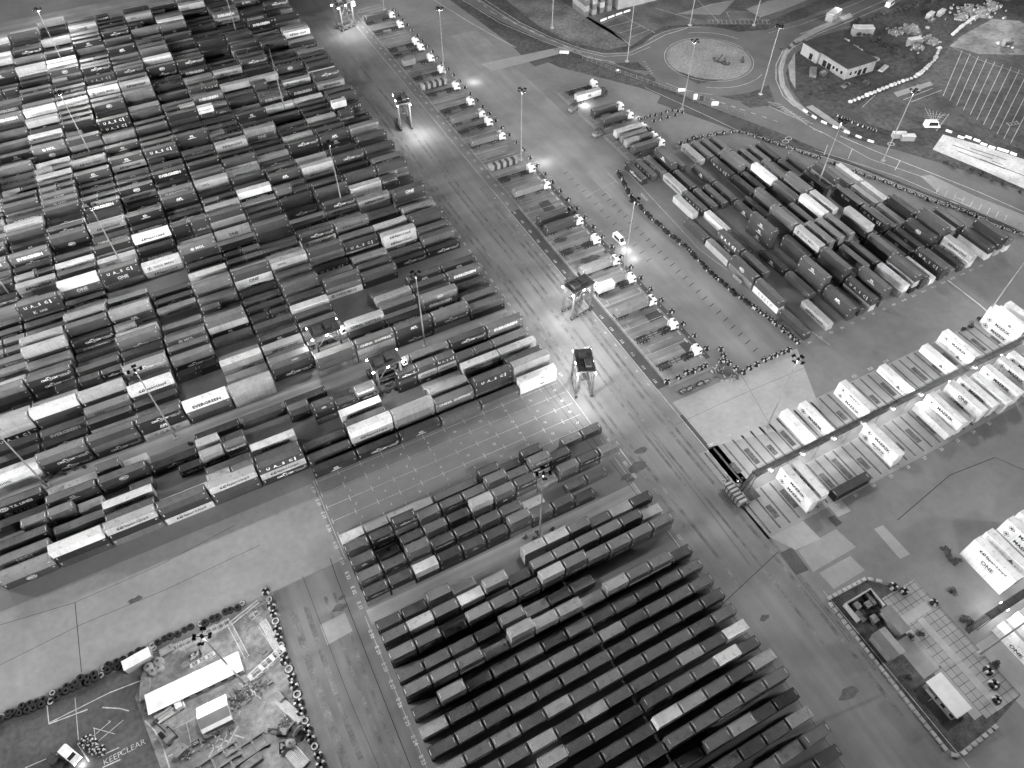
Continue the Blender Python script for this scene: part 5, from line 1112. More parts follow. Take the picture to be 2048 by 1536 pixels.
for y, w in ((213, 1.2), (215.8, 1.2), (218, 1.2), (220.7, 2.2), (223.6, 2.2), (231.5, 2.0)):
    b = MB(); x = 279.5 if y < 227 else 278.4; b.box(x - .08, x - .01, y - w / 2, y + w / 2, .2 if w > 1.5 else 1.6, 2.9); ob('door' if w > 1.5 else 'window', (b, M_GLASS), t)
def shed(name, label, x0, x1, y0, y1, h, rise, along_x, roofm, wallm, cat='building', ribs=0):
    t = thing(name, label, cat, ((x0 + x1) / 2, (y0 + y1) / 2, 0)); hx, hy = (x1 - x0) / 2, (y1 - y0) / 2
    b = MB(); b.box(-hx, hx, -hy, hy, 0, h)
    if along_x and rise:
        for s in (-1, 1): b.add([(s * hx, -hy, h), (s * hx, hy, h), (s * hx, 0, h + rise)], [(0, 1, 2) if s > 0 else (2, 1, 0)])
    elif rise:
        for s in (-1, 1): b.add([(-hx, s * hy, h), (hx, s * hy, h), (0, s * hy, h + rise)], [(0, 1, 2) if s < 0 else (2, 1, 0)])
    ob('wall', (b, wallm), t); b = MB(); e = .3
    if rise:
        for s in (-1, 1):
            a = [(-hx - e, s * (hy + e), h - .08), (hx + e, s * (hy + e), h - .08), (hx + e, 0, h + rise + .05), (-hx - e, 0, h + rise + .05)] if along_x else [(s * (hx + e), -hy - e, h - .08), (s * (hx + e), hy + e, h - .08), (0, hy + e, h + rise + .05), (0, -hy - e, h + rise + .05)]
            b.add(a + [(x, y, z + .1) for x, y, z in a], [(0, 1, 2, 3), (7, 6, 5, 4), (0, 4, 5, 1), (1, 5, 6, 2), (2, 6, 7, 3), (3, 7, 4, 0)])
    else:
        b.box(-hx - e, hx + e, -hy - e, hy + e, h + .003, h + .16)
        for k in range(ribs): q = -hy - e + (2 * hy + 2 * e) * (k + .5) / ribs; b.box(-hx - e, hx + e, q - .05, q + .05, h + .16, h + .23)
    ob('roof', (b, roofm), t); return t
M_TIN = mat('white_tin_roof', .62, .5, ((.4, .1),), stain=.12)
t = shed('portable_office', 'long portable office with plain white flat roof in the works yard', -48.6, -28.5, 75.9, 80.0, 2.9, 0, True, M_TIN, M_WALL)
for k in range(7): b = MB(); b.box(-9 + 2.8 * k, -7.6 + 2.8 * k, -2.09, -2.055, 1.0, 2.1); ob('window', (b, M_GLASS), t)
t = shed('workshop', 'workshop with half white half grey pitched roof in the works yard', -39.2, -33.3, 66.7, 72.0, 2.9, 1.2, True, M_TIN, M_GREY)
b = MB(); b.add([(-3.2, -2.95, 2.9), (3.2, -2.95, 2.9), (3.2, -.02, 4.29), (-3.2, -.02, 4.29)], [(0, 1, 2, 3)]); ob('grey_slope', (b, mat('grey_roof_sheet', .16, .6, ((.5, .15),))), t)
t = shed('hut', 'small hut with ribbed white roof in the fenced plot at lower right', 105.8, 109.8, -5.6, 2.5, 2.9, 0, True, M_TIN, M_GREY, ribs=14)
for y in (-3.4, -1.0, 1.2): b = MB(); b.box(-2.05, -2.01, y - .5, y + .5, 1, 2); ob('window', (b, M_GLASS), t)
b = MB(); b.box(-3.4, -2.02, 1.0, 3.2, 2.3, 2.42); b.box(-3.3, -3.2, 1.1, 1.2, 0, 2.3); ob('porch', (b, M_GREY), t)
M_SHEDR = mat('grey_shed_roof', .15, .7, ((.5, .15),))
shed('switch_house', 'grey shed with shallow pitched roof beside the kerb blocks', 102.9, 106.7, 10.1, 16.0, 2.6, .5, False, M_SHEDR, M_GREY); shed('switch_house', 'grey flat-roofed shed beside the transformer pit', 109.0, 111.5, 13.3, 19.3, 2.8, 0, False, M_SHEDR, M_GREY)
t = thing('transformer_pen', 'walled pen holding grey transformers inside the kerbed plot', 'transformer pen', (107.4, 22.6, 0)); b = MB()
for a in ((-4.1, 4.1, 2.15, 2.4), (-4.1, -3.85, -2.4, 2.15), (3.85, 4.1, -2.4, 2.15)): b.box(a[0], a[1], a[2], a[3], 0, 1.9)
ob('wall', (b, M_CONC), t)
b = MB()
for x, y, w, d, h in ((-1.6, .7, 1.5, 1.6, 1.5), (.9, -.3, 1.6, 1.4, 1.5), (2.6, .4, .9, 3.0, 1.3), (-2.6, -1.6, 1.2, 2.6, 1.0), (-.3, -3.6, 1.5, 1.8, 1.5)):
    b.box(x - w / 2, x + w / 2, y - d / 2, y + d / 2, 0, h)
    for k in range(5): b.box(x - w / 2 - .15, x + w / 2 + .15, y - d / 2 + .12 + k * (d - .2) / 5, y - d / 2 + .2 + k * (d - .2) / 5, .2, h - .15)
    for k in range(3): b.tube((x - w / 3 + k * w / 3, y, h), (x - w / 3 + k * w / 3, y, h + .35), .09, n=8)
ob('transformers', (b, M_GREY), t)
sheet('plot_floor', [[(101.3, 27.6), (113.5, 27.2), (116, 24.6), (124, 18), (124, -9), (114, -10.6), (101.6, -11.0), (100.8, -9.5)]], M_GRASS, 3); sheet('plot_paving', [rect(113, 123.8, -9, 22), rect(107.5, 112.6, 3.5, 12.6), rect(110.5, 113.2, -8, 3.4)], M_SLAB, 4)
sheet('plot_path', [rect(111.8, 113.6, 4, 17), rect(113, 121.8, 14.4, 16.6), rect(116.5, 118.4, -9, 14)], M_PALE, 5)
mb = MB()
for k in range(7): mb.line([(113 + 1.75 * k, -9), (113 + 1.75 * k, 22)], .1, Z(5))
for k in range(17): mb.line([(113, -9 + 1.9 * k), (123.8, -9 + 1.9 * k)], .1, Z(5))
structure('paving_joints', mb, M_SEAM)
kb = MB(); kb.box(-.62, .62, -.42, .42, 0, .42); kb.box(-.5, .5, -.32, .32, .42, .48); KB = kb.mesh('kerb_block', M_CONC)
for pts in ([(101.2, 28.0), (113.4, 27.6)], [(113.4, 27.6), (116.6, 24.9)], [(101.0, 27.2), (100.5, 12), (100.1, -9.6)], [(100.3, -10.3), (101.5, -11.6)], [(102.2, -11.6), (114, -11.0)]):
    for a, c in zip(pts, pts[1:]):
        a = Vector(a); c = Vector(c); n = int((c - a).length / 1.5); an = math.atan2((c - a).y, (c - a).x)
        for k in range(n): q = a + (c - a) * ((k + .5) / n); o = tag(ob('kerb_block', KB, None, (q.x, q.y, 0), an + random.uniform(-.08, .08)), 'pale concrete block in the kerb line round the lower right plot', 'kerb block', 'kerb blocks round the plot')
for x, y, l in ((112.2, 12.0, 'bare bush on the paved plot by the pale path'), (104.2, 5.5, 'spiky bush left of the pale path')): bush(x, y, .6, l, 'bushes in the plot')
# big stack and warehouse end at the top
def tall_stack(x0, y0, nx, label):
    pass
for k in range(3):
    for z in range(4):
        reefer_ = None
for (x, y, tiers, lab) in ((208.5, 317, 'gmgm', 'beside the road railing'), (213, 317, 'mlmg', 'second of the top wall'), (217.5, 317, 'gmlm', 'third of the top wall'), (222, 317, 'mgmg', 'fourth of the top wall')):
    for i, c in enumerate(tiers):
        container(dict(x=x, y=y + 6, z=CHT * (len(tiers) - 1 - i), n=2, rz=-math.pi / 2, sh=c, logo='', key=('top',)), f"{SHN[c]} container end-on at the top edge, {['top', 'third tier', 'second tier', 'bottom'][i]}, {lab}", 'containers in the wall at the top edge')
t = thing('warehouse', 'pale blank warehouse end wall at the top edge of the view', 'warehouse', (228, 330, 0)); b = MB(); b.box(-1.5, 26, -14, 14, 0, 10); ob('wall', (b, M_WALL), t); b = MB(); b.box(-1.9, 26.4, -14.4, 14.4, 10.003, 10.3); ob('roof', (b, M_FLAT), t)
# ------------------------------------------------------------------ rack gantries for the cold boxes
def gantry(label, x0, x1, y, h=6.2):
    t = thing('rack_gantry', label, 'gantry', (x0, y, 0)); L = x1 - x0
    b = MB(); b.box(0, L, -.75, .75, h - .06, h); 
    for s in (-1, 1):
        for z in (h + .55, h + 1.1): b.bar((0, s * .78, z), (L, s * .78, z), .07)
        b.bar((0, s * .78, h - .6), (L, s * .78, h - .6), .12); b.bar((0, s * .78, h - .05), (L, s * .78, h - .05), .14)
        n = int(L / 1.6)
        for k in range(n): b.bar((k * L / n, s * .78, h - .6), ((k + .5) * L / n, s * .78, h - .05), .07); b.bar(((k + .5) * L / n, s * .78, h - .05), ((k + 1) * L / n, s * .78, h - .6), .07); b.bar((k * L / n, s * .78, h), (k * L / n, s * .78, h + 1.1), .05)
    for k in range(int(L / 3)): b.box(k * 3 + .6, k * 3 + 1.9, -.5, .5, h + .02, h + .1)
    ob('walkway', (b, M_DARKST), t)
    n = max(1, int(L / 10.5))
    for k in range(n + 1):
        x = k * L / n; b = MB()
        for s in (-1, 1): b.box(x - .12, x + .12, s * .8 - .1, s * .8 + .1, 0, h - .6)
        b.bar((x, -.8, .4), (x, .8, h - .8), .08); b.bar((x, .8, .4), (x, -.8, h - .8), .08)
        b.bar((x + .1, -.8, h - 1.8), (x + 1.8, -.8, h - .6), .09); b.bar((x + .1, .8, h - 1.8), (x + 1.8, .8, h - .6), .09)
        ob('leg', (b, M_GREY), t)
        if k < n:
            xx = x + L / n / 2; b = MB(); 
            for s in (-1, 1): b = MB(); b.box(xx - .3, xx + .3, s * 1.0 - .1, s * 1.0 + .1, h - 1.0, h - .85); ob('work_lamp', (b, M_GLOW), t)
            for s in (-1, 1): lamp('rack_lamp', x0 + xx, y + s * 1.6, h - 1.3, RLP, .3)
    b = MB(); b.bar((-2.6, -.5, 0), (0, -.5, h), .14); b.bar((-2.6, .5, 0), (0, .5, h), .14)
    for k in range(18): q = k / 18; b.box(-2.6 + 2.6 * q, -2.35 + 2.6 * q, -.5, .5, h * q, h * q + .04)
    b.bar((-2.6, -.5, 1), (0, -.5, h + 1), .05); b.bar((-2.6, .5, 1), (0, .5, h + 1), .05); ob('stair', (b, M_DARKST), t)
RLP = 900.0
M_GLOW = mat('lamp_cover', .8, .4, (), emit=12)
gantry('long dark lattice gantry between the two rows of white cold boxes', 104.5, 215, 62.0)
gantry('grey lattice gantry at the lower right edge among bright cold boxes', 127.5, 190, 6.6)
for x, y, tt, f, wh in ((139.2, 9.4, 'HOP', 1, 'west stack of the lower right rack'), (143.4, 9.5, 'BMM', 1, 'second stack of the lower right rack'), (151.0, 9.5, 'MMm', 1, 'third stack of the lower right rack'), (155.4, 9.5, 'PMM', 1, 'fourth stack of the lower right rack'), (130.2, -7.9, 'O', 0, 'crossed by the lamp mast at lower right'), (135.5, -7.9, 'PP', 0, 'at the right edge below the lower gantry')):
    for i, c in enumerate(tt):
        tr = len(tt) - 1 - i; tn = ['bottom', 'middle' if len(tt) == 3 else 'top', 'top'][tr] if len(tt) > 1 else 'single'
        reefer(x + CW / 2, y + 6.1, CHT * tr + .02, f, c, f"white {WORD[c]} cold box, {tn}, {wh}", .72 if c != 'm' else .3)
# dark box lying across the bays of the near rack
container(dict(x=127.8, y=48.9, z=0, n=2, rz=0, sh='k', logo='', key=('rack',)), 'black forty-foot container lying across the empty cold-box bays', 'loose containers')
# ------------------------------------------------------------------ works yard: plant, stores and scrap
M_TIMBER = mat('weathered_timber', .2, .85, ((1, .3),)); M_PIPE = mat('pale_pipe', .5, .5, ((1, .15),)); M_RUST = mat('rusty_steel', .1, .8, ((1, .35), (4, .2)))
def prop(kind, u, v, rz, label, s=1.0, z=0):
    p = W(u, v); q = random.Random(int(u * 7 + v)); parts = []
    def P(name, mb, m): parts.append((name, mb, m))
    if kind == 'pipe_bundle':
        b = MB(); 
        for k in range(6): b.tube((-3, -.9 + .36 * k, .2), (3, -.9 + .36 * k, .2), .17, n=8)
        for k in range(5): b.tube((-3, -.72 + .36 * k, .5), (3, -.72 + .36 * k, .5), .17, n=8)
        P('pipes', b, M_PIPE); b = MB()
        for x in (-2, 2): b.box(x - .1, x + .1, -1.1, 1.1, 0, .06)
        P('bearers', b, M_TIMBER)
    elif kind == 'steel_frame':
        b = MB()
        for y in (-.9, .9):
            for zz in (.15, 1.1): b.bar((-1.6, y, zz), (1.6, y, zz), .12)
            for x in (-1.6, 0, 1.6): b.bar((x, y, 0), (x, y, 1.15), .12)
            b.bar((-1.6, y, .15), (0, y, 1.1), .08); b.bar((0, y, 1.1), (1.6, y, .15), .08)
        for x in (-1.6, 0, 1.6): b.bar((x, -.9, 1.1), (x, .9, 1.1), .12)
        P('frame', b, M_PIPE)
    elif kind == 'ladder_rack':
        b = MB()
        for y in (-.5, .5): b.bar((-5, y, .5), (5, y, .5), .16, .3)
        for k in range(26): b.bar((-4.9 + .39 * k, -.5, .5), (-4.9 + .39 * k, .5, .5), .09)
        P('frame', b, M_PIPE); b = MB()
        for x in (-4, 0, 4): b.box(x - .15, x + .15, -.7, .7, 0, .35)
        P('bearers', b, M_TIMBER)
    elif kind == 'timber_stack':
        b = MB()
        for k in range(4):
            for j in range(7): b.box(-2.4 + q.uniform(-.2, .2), 2.4 + q.uniform(-.2, .2), -.9 + .26 * j, -.68 + .26 * j, .12 + .22 * k, .31 + .22 * k)
        P('timbers', b, M_TIMBER); b = MB()
        for x in (-1.8, 1.8): b.box(x - .1, x + .1, -1, 1, 0, .12)
        P('bearers', b, M_RUST)
    elif kind == 'water_tank':
        b = MB(); b.lathe([(.02, 0), (1.05, 0), (1.1, .15), (1.1, 1.5), (.95, 1.7), (.35, 1.85), (.02, 1.87)], 20); P('tank', b, M_GREY); b = MB(); b.lathe([(.02, 1.86), (.3, 1.86), (.3, 1.98), (.02, 1.99)], 12); P('lid', b, M_DARKST)
    elif kind == 'skip':
        b = MB(); pr = [(-1.7, 1.2), (-1.1, .15), (1.1, .15), (1.7, 1.2)]
        for s_ in (-1, 1): b.add([(x, s_ * .85, zz) for x, zz in pr], [(0, 1, 2, 3)])
        for a, c in zip(pr, pr[1:]): b.add([(a[0], -.85, a[1]), (a[0], .85, a[1]), (c[0], .85, c[1]), (c[0], -.85, c[1])], [(0, 1, 2, 3)])
        b.box(-1.75, 1.75, -.92, -.84, 1.12, 1.24); b.box(-1.75, 1.75, .84, .92, 1.12, 1.24); P('body', b, M_RUST); b = MB()
        for k in range(18): x, y = q.uniform(-1.2, 1.2), q.uniform(-.6, .6); b.box(x - .2, x + .2, y - .15, y + .15, .5 + q.random() * .4, 1.0 + q.random() * .35)
        P('rubbish', b, M_CONC)
    elif kind == 'store_box':
        b = MB(); b.box(-3, 3, -1.2, 1.2, .1, 2.5)
        for k in range(14): b.box(-2.9 + .43 * k, -2.7 + .43 * k, -1.24, 1.24, .2, 2.4)
        P('body', b, M_WALL); b = MB(); b.box(-3.05, 3.05, -1.26, 1.26, 2.503, 2.6); P('roof', b, M_TIN); b = MB(); b.box(2.99, 3.04, -.9, .9, .2, 2.3); P('door', b, M_GREY)
    elif kind == 'truss':
        b = MB()
        for y in (-.8, .8):
            for zz in (.2, 1.6): b.bar((-4.5, y, zz), (4.5, y, zz), .2)
            for k in range(6): b.bar((-4.5 + 1.5 * k, y, .2), (-3.75 + 1.5 * k, y, 1.6), .1); b.bar((-3.75 + 1.5 * k, y, 1.6), (-3 + 1.5 * k, y, .2), .1)
        for k in range(7):
            x = -4.5 + 1.5 * k; b.bar((x, -.8, 1.6), (x, .8, 1.6), .14)
        for x in (-4.4, -1.5, 1.5, 4.4): b.box(x - .45, x + .45, -.75, .75, 1.62, 1.8)
        P('frame', b, M_PIPE)
    elif kind == 'spreader_frame':
        b = MB()
        for y in (-1.1, 1.1): b.box(-3, 3, y - .14, y + .14, .1, .45)
        for x in (-3, -1, 1, 3): b.box(x - .14, x + .14, -1.1, 1.1, .1, .42)
        for x in (-3, 3):
            for y in (-1.15, 1.15): b.box(x - .3, x + .3, y - .25, y + .25, .05, .6)
        P('frame', b, M_GREY)
    elif kind == 'cable_drum':
        b = MB(); b.tube((0, -.55, .95), (0, -.45, .95), .95, n=20); b.tube((0, .45, .95), (0, .55, .95), .95, n=20); P('flanges', b, M_TIMBER); b = MB(); b.tube((0, -.45, .95), (0, .45, .95), .6, n=18); P('drum', b, M_DARKST)
    elif kind == 'scrap_heap':
        b = MB()
        for k in range(46):
            a = Vector((q.gauss(0, 1.3), q.gauss(0, .9), q.uniform(.05, .6))); d = Vector((q.gauss(0, 1), q.gauss(0, 1), q.gauss(0, .25))).normalized() * q.uniform(.3, 1.3); b.bar(a, a + d, q.uniform(.06, .22), q.uniform(.06, .4), m=q.choice((0, 0, 1)))
        P('pieces', b, [M_RUST, M_PIPE])
    elif kind == 'excavator':
        b = MB()
        for s_ in (-1, 1):
            b.prism([(-1.9, s_ * 1.1 - .28), (1.9, s_ * 1.1 - .28), (1.9, s_ * 1.1 + .28), (-1.9, s_ * 1.1 + .28)], .05, .8)
        P('tracks', b, M_RUBBER); b = MB(); b.box(-1.9, .9, -1.2, 1.2, .9, 1.7); b.box(-1.9, -.7, -1.2, 1.2, 1.7, 2.1); P('body', b, M_GREY)
        b = MB(); b.box(-.2, 1.2, .25, 1.2, 1.0, 2.8); P('cabin', b, M_GLASS); b = MB(); b.bar((.8, -.2, 1.5), (3.0, -.2, 3.4), .35, .5); b.bar((3.0, -.2, 3.4), (4.6, -.2, 1.7), .3, .4); b.box(4.3, 5.1, -.8, .4, .6, 1.6); P('arm', b, M_DARKST)
    elif kind == 'flat_truck':
        t = place(kind, label, p, rz); t.scale = (s, s, s)
        b = MB(); b.box(1.6, 3.2, -1.15, 1.15, .5, 2.5); b.box(3.2, 3.45, -1.1, 1.1, .45, 1.3); ob('cab', (b, M_WHITE), t); b = MB(); b.box(3.15, 3.22, -1, 1, 1.4, 2.35); ob('windscreen', (b, M_GLASS), t)
        b = MB(); b.box(-3.6, 1.55, -1.2, 1.2, .9, 1.05); b.bar((-3.2, .3, 1.3), (.8, .4, 2.2), .3); b.bar((-3.2, -.4, 1.3), (1.2, -.2, 1.6), .25); ob('bed', (b, M_PIPE), t)
        for x in (-2.6, 2.4):
            for y in (-1, 1): ob('wheel', WHEEL, t, (x, y, .5))
        return t
    elif kind == 'generator':
        b = MB(); b.box(-1.5, 1.5, -.8, .8, .2, 1.9); P('canopy', b, M_GREY); b = MB()
        for k in range(6): b.box(-1.3 + .45 * k, -1.0 + .45 * k, -.83, .83, .6, 1.5)
        b.tube((.9, 0, 1.9), (.9, 0, 2.5), .1); P('grilles', b, M_DARKST)
    elif kind == 'rubble_heap':
        b = MB(); n = 16
        for r0_, z0, r1_, z1 in ((2.6, 0, 1.9, .8), (1.9, .8, .9, 1.6), (.9, 1.6, .02, 1.9)):
            pass
        pr = [(2.7, 0), (2.1, .7), (1.2, 1.4), (.4, 1.75), (.02, 1.8)]
        vs = [[(r * q.uniform(.8, 1.2) * math.cos(2 * math.pi * k / n), r * q.uniform(.8, 1.2) * math.sin(2 * math.pi * k / n), zz * q.uniform(.8, 1.15)) for r, zz in pr] for k in range(n)]
        for k in range(n):
            for i in range(4): b.add([vs[k][i], vs[(k + 1) % n][i], vs[(k + 1) % n][i + 1], vs[k][i + 1]], [(0, 1, 2, 3)])
        P('mound', b, mat('earth_mound', .16, .95, ((1, .35), (4, .3)))); b = MB()
        for k in range(26): x, y = q.gauss(0, 2.2), q.gauss(0, 2.2); w = q.uniform(.15, .6); b.box(x - w, x + w, y - w * .7, y + w * .7, 0, q.uniform(.3, 1.6) if x * x + y * y < 5 else .5)
        P('chunks', b, M_CONC)
    t = place(kind, label, p, rz); t.scale = (s, s, s)
    for n_, mb, m in parts: ob(n_, (mb, m), t)
    return t
CATS = dict(pipe_bundle='pipes', steel_frame='steel frame', ladder_rack='rack', timber_stack='timber', water_tank='tank', skip='skip', store_box='store', truss='truss', spreader_frame='spreader', cable_drum='cable drum', scrap_heap='scrap', excavator='excavator', flat_truck='truck', generator='generator', rubble_heap='rubble')
def place(kind, label, p, rz): return thing(kind, label, CATS[kind], (p.x, p.y, 0), rz)
PROPS = [
 ('store_box', 281, 1325, .1, 'white store box beside the tyre heap and round tanks', 1.0), ('water_tank', 302, 1338, 0, 'grey round tank, left back one of four', 1.0), ('water_tank', 321, 1327, 0, 'grey round tank, right back one of four', 1.0), ('water_tank', 310, 1346, 0, 'grey round tank, left front one of four', .9), ('water_tank', 322, 1340, 0, 'grey round tank, right front one of four', .9),
 ('flat_truck', 343, 1425, .15, 'white flatbed truck between the office and the workshop', .9), ('generator', 338, 1305, .1, 'grey canopied generator beyond the four tanks', 1.0),
 ('steel_frame', 356, 1296, .1, 'pale steel frame, first from left in the row under the tyres', .8), ('steel_frame', 371, 1290, .1, 'pale steel frame, second from left in the row under the tyres', .8), ('steel_frame', 385, 1284, .1, 'pale steel frame, third from left in the row under the tyres', .8), ('steel_frame', 400, 1277, .1, 'pale steel frame, fourth from left in the row under the tyres', .8), ('steel_frame', 424, 1262, .1, 'pale steel frame, fifth in the row under the tyres', .8), ('steel_frame', 437, 1257, .1, 'pale steel frame, sixth in the row under the tyres', .8), ('steel_frame', 450, 1250, .1, 'pale steel frame, rightmost in the row under the tyres', .8),
 ('ladder_rack', 477, 1282, -1.4, 'long pale ladder rack standing at the east end of the office', 1.0), ('truss', 408, 1322, .1, 'pale lattice piece lying north of the office', .6), ('skip', 392, 1314, .1, 'rusty skip north of the office', .9), ('timber_stack', 383, 1325, .1, 'timber stack close behind the office', .8),
 ('truss', 537, 1330, .35, 'pale lattice machine frame reaching to the big tyres', 1.0), ('pipe_bundle', 538, 1263, -1.4, 'pipe bundle lying along the upper big tyres', 1.0), ('pipe_bundle', 550, 1290, -1.4, 'pipe bundle next to the slatted rack by the big tyres', .9), ('ladder_rack', 541, 1282, -1.35, 'slatted pale rack alongside the big tyres', .9), ('spreader_frame', 517, 1222, .1, 'grey spreader frame in the upper corner of the works yard', 1.0), ('spreader_frame', 491, 1240, -1.3, 'grey spreader frame left of the upper corner', .8), ('ladder_rack', 490, 1226, .3, 'slatted rack lying under the tyre heap corner', .8), ('steel_frame', 510, 1232, .3, 'pale steel frame beside the corner spreader', .7),
 ('timber_stack', 523, 1303, -.8, 'dark timber stack, upper of the loose pair', .6), ('timber_stack', 535, 1308, .5, 'dark timber stack, right of the loose pair', .6), ('scrap_heap', 506, 1380, .2, 'scrap heap at the foot of the works yard mast', 1.2), ('scrap_heap', 480, 1395, .2, 'scrap heap between the workshop and the mast', 1.1), ('spreader_frame', 513, 1372, .3, 'dark spreader frame under the mast', .9), ('scrap_heap', 465, 1418, .3, 'scrap strewn below the workshop eaves', 1.0),
 ('timber_stack', 292, 1380, 1.3, 'dark timber stack at the west end of the office', 1.1), ('timber_stack', 297, 1403, 1.4, 'dark timber stack below the first one by the office', .8), ('pipe_bundle', 433, 1455, .1, 'pale pipes laid along the front of the workshop', .95), ('scrap_heap', 425, 1468, .1, 'dark scrap in front of the workshop pipes', 1.0),
 ('excavator', 338, 1473, 2.0, 'grey tracked machine on the marked square below the flatbed', .9), ('generator', 365, 1505, .4, 'dark round-backed plant below the marked square', .9), ('scrap_heap', 372, 1512, .3, 'scrap beside the round-backed plant', .7), ('skip', 393, 1487, .1, 'dark small skip at the corner of the marked square', .5),
 ('spreader_frame', 497, 1500, .15, 'dark bay frame of stored beams, left of the pale path', 1.3), ('spreader_frame', 440, 1520, .15, 'dark bay frame of stored beams at the bottom edge', 1.3), ('timber_stack', 505, 1525, .2, 'timber stack inside the lower bay frame', .9),
 ('pipe_bundle', 585, 1425, -1.1, 'white pipes fanned out beside the big tyres', 1.0), ('pipe_bundle', 570, 1413, -1.1, 'white pipes lying left of the fanned bundle', .8), ('cable_drum', 592, 1462, .5, 'large dark cable drum by the big tyres', 1.5), ('excavator', 565, 1465, 2.6, 'small dark digger facing the cable drum', .6), ('water_tank', 583, 1490, 0, 'white round tank below the cable drum', .9), ('pipe_bundle', 600, 1512, -1.2, 'pale pipes at the bottom edge, left of the tyres', .8), ('pipe_bundle', 590, 1522, -1.2, 'pale pipes at the bottom edge, left of the others', .8), ('skip', 566, 1498, 1.3, 'grey skip beside the white round tank', .7), ('generator', 561, 1395, 1.9, 'pale narrow plant body lying on the works floor', .8), ('scrap_heap', 570, 1445, 1, 'scrap in front of the small digger', .7),
 ('excavator', 1475, 970, .4, 'small tracked plant at the west foot of the gantry', .5), ('scrap_heap', 1455, 962, .2, 'coiled scrap near the foot of the gantry', .6), ('generator', 1492, 1005, 1.2, 'dark small plant next to the striped box', .6),
 ('skip', 1365, 785, .15, 'dark skip, leftmost in the row south of the bays', .75), ('skip', 1378, 780, .15, 'dark skip, second in the row south of the bays', .75), ('spreader_frame', 1388, 775, .15, 'pale-topped box frame in the row south of the bays', .6), ('skip', 1400, 770, .15, 'grey skip, fourth in the row south of the bays', .75), ('skip', 1412, 766, .15, 'grey skip at the east end of the row south of the bays', .75), ('scrap_heap', 1440, 745, .2, 'scrap heap at the corner where the tyre rows meet', 1.2), ('scrap_heap', 1468, 752, .2, 'dark scrap beside the pale concrete patch corner', .9),
 ('rubble_heap', 1960, 28, 0, 'rubble heap among the white boulders at the upper right', 1.8), ('rubble_heap', 1935, 22, 1, 'rubble heap left of the boulder line', 1.5), ('rubble_heap', 1922, 35, 1, 'rubble heap lowest by the boulder line', 1.3), ('rubble_heap', 1985, 14, 1, 'rubble heap farthest right at the top', 1.4), ('rubble_heap', 1822, 62, 2, 'earth mound by the small cabins', 1.7), ('rubble_heap', 1862, 84, 0, 'broken concrete heap at the corner of the car park', 1.3), ('rubble_heap', 1835, 95, .4, 'broken concrete heap below the cabin', 1.1), ('rubble_heap', 1788, 66, .4, 'rubble heap at the head of the scrub belt', 1.0),
 ('store_box', 1722, 70, -.5, 'pale store box behind the flat-roofed building', 1.6), ('store_box', 1826, 88, -.2, 'grey cabin at the corner of the rubble yard', 1.1), ('store_box', 1858, 35, .3, 'pale cabin beside the hedge, left one', .9), ('store_box', 1880, 30, .3, 'pale cabin beside the hedge, right one', .9), ('skip', 1862, 44, .2, 'pale skip below the hedge cabins', 1.2), ('pipe_bundle', 1766, 138, .35, 'pale planks stacked right of the flat-roofed building', 1.1), ('timber_stack', 1690, 172, .3, 'loose timber in front of the flat-roofed building', 1.0), ('timber_stack', 1625, 148, .8, 'dark stacked stores left of the flat-roofed building', 1.6), ('skip', 1645, 150, .2, 'dark skip left of the flat-roofed building', 1.3),
 ('store_box', 1796, 275, -.5, 'grey cabin on the verge near the white van, left', .9), ('store_box', 1813, 280, -.5, 'grey cabin on the verge near the white van, right', .9), ('store_box', 1664, 38, .35, 'white lit cabin beside the upper road', 1.5), ('generator', 2012, 92, -.3, 'pale plant near the white blocks in the car park', 1.5), ('spreader_frame', 2026, 248, -.2, 'dark frame lying at the end of the car park lines', .8),
]
for k, u, v, rz, lab, s in PROPS: prop(k, u, v, rz, lab, s)
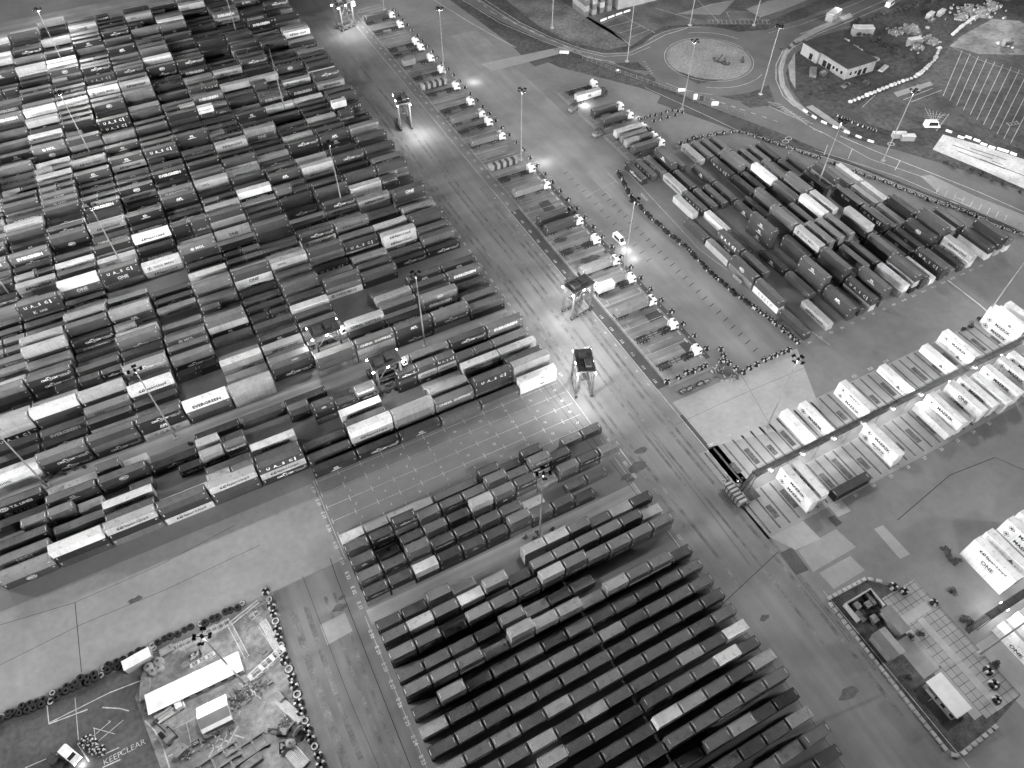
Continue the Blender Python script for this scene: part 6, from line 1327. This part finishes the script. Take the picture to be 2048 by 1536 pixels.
# boulders and parked vehicles at the upper right
def boulder_mesh(seed):
    q = random.Random(seed); b = MB(); n = 8; pr = [(.02, 0), (.75, .02), (.95, .4), (.7, .85), (.3, 1.0), (.02, 1.02)]
    vs = [[(r * q.uniform(.8, 1.2) * math.cos(2 * math.pi * k / n), r * q.uniform(.8, 1.2) * math.sin(2 * math.pi * k / n), z * q.uniform(.85, 1.1)) for r, z in pr] for k in range(n)]
    for k in range(n):
        for i in range(5): b.add([vs[k][i], vs[(k + 1) % n][i], vs[(k + 1) % n][i + 1], vs[k][i + 1]], [(0, 1, 2, 3)])
    return b.mesh('boulder', mat('pale_boulder', .5, .9, ((.8, .25),)))
BLD = [boulder_mesh(k) for k in range(3)]
for px, st, lab in ((((1905, 70), (1925, 52), (1950, 35), (1980, 20), (2000, 15)), 2.1, 'pale boulder in the line between rubble and lit apron'), (((1700, 205), (1725, 195), (1750, 185), (1800, 165), (1830, 155), (1850, 140), (1870, 118), (1880, 95)), 2.6, 'pale boulder in the line edging the car park'), (((1996, 88), (2012, 92), (2034, 99)), 2.2, 'white block in the short row on the lit apron')):
    for x, y in along(px, st): o = tag(ob('boulder', random.choice(BLD), None, (x, y, 0), random.uniform(0, 6)), lab, 'boulder', lab[5:] + ' group'); o.scale = [random.uniform(.8, 1.3)] * 3
for x, y in along(((1675, 232), (1700, 244), (1725, 253), (1750, 262)), 2.4): tag(ob('tyre_bollard', TYW, None, (x, y, 0), random.uniform(0, 6)), 'painted tyre bollard in the row beside the dark pool', 'tyre bollard', 'tyre bollards by the dark pool')
cols = [(.5, 'pale'), (.05, 'dark'), (.3, 'grey')]
for k, (u, v, r) in enumerate(((1688, 84, 1.9), (1697, 92, 1.9), (1706, 97, 1.9), (1714, 103, 1.9), (1733, 113, 1.8), (1748, 120, 1.7))):
    p = W(u, v); c, n = cols[k % 3]; small_vehicle('car', f"{n} parked car, {nth(k + 1)} in the line behind the flat-roofed building", 'car', (p.x, p.y, 0), r, 4.4, 1.8, 1.5, mat('car_' + n, c, .3, ()))
p = W(1676, 30); lamp('cabin_lamp', p.x, p.y, 5, 1500, .3); p = W(1975, 55); lamp('apron_lamp', p.x + 6, p.y - 4, 12, 16000, .5, True); p = W(1990, 330); lamp('hardstanding_lamp', p.x, p.y, 14, 14000, .5, True); p = W(1905, 295); lamp('hardstanding_lamp', p.x, p.y, 14, 8000, .5, True); p = W(1890, 85); lamp('apron_lamp', p.x, p.y, 9, 6000, .5, True)
p = W(400, 1400); lamp('works_lamp', -38, 74, 12, 7000, .5, True); p = W(560, 1420); lamp('works_lamp', p.x, p.y, 14, 9000, .5, True); p = W(520, 1290); lamp('works_lamp', p.x, p.y, 14, 6000, .5, True)
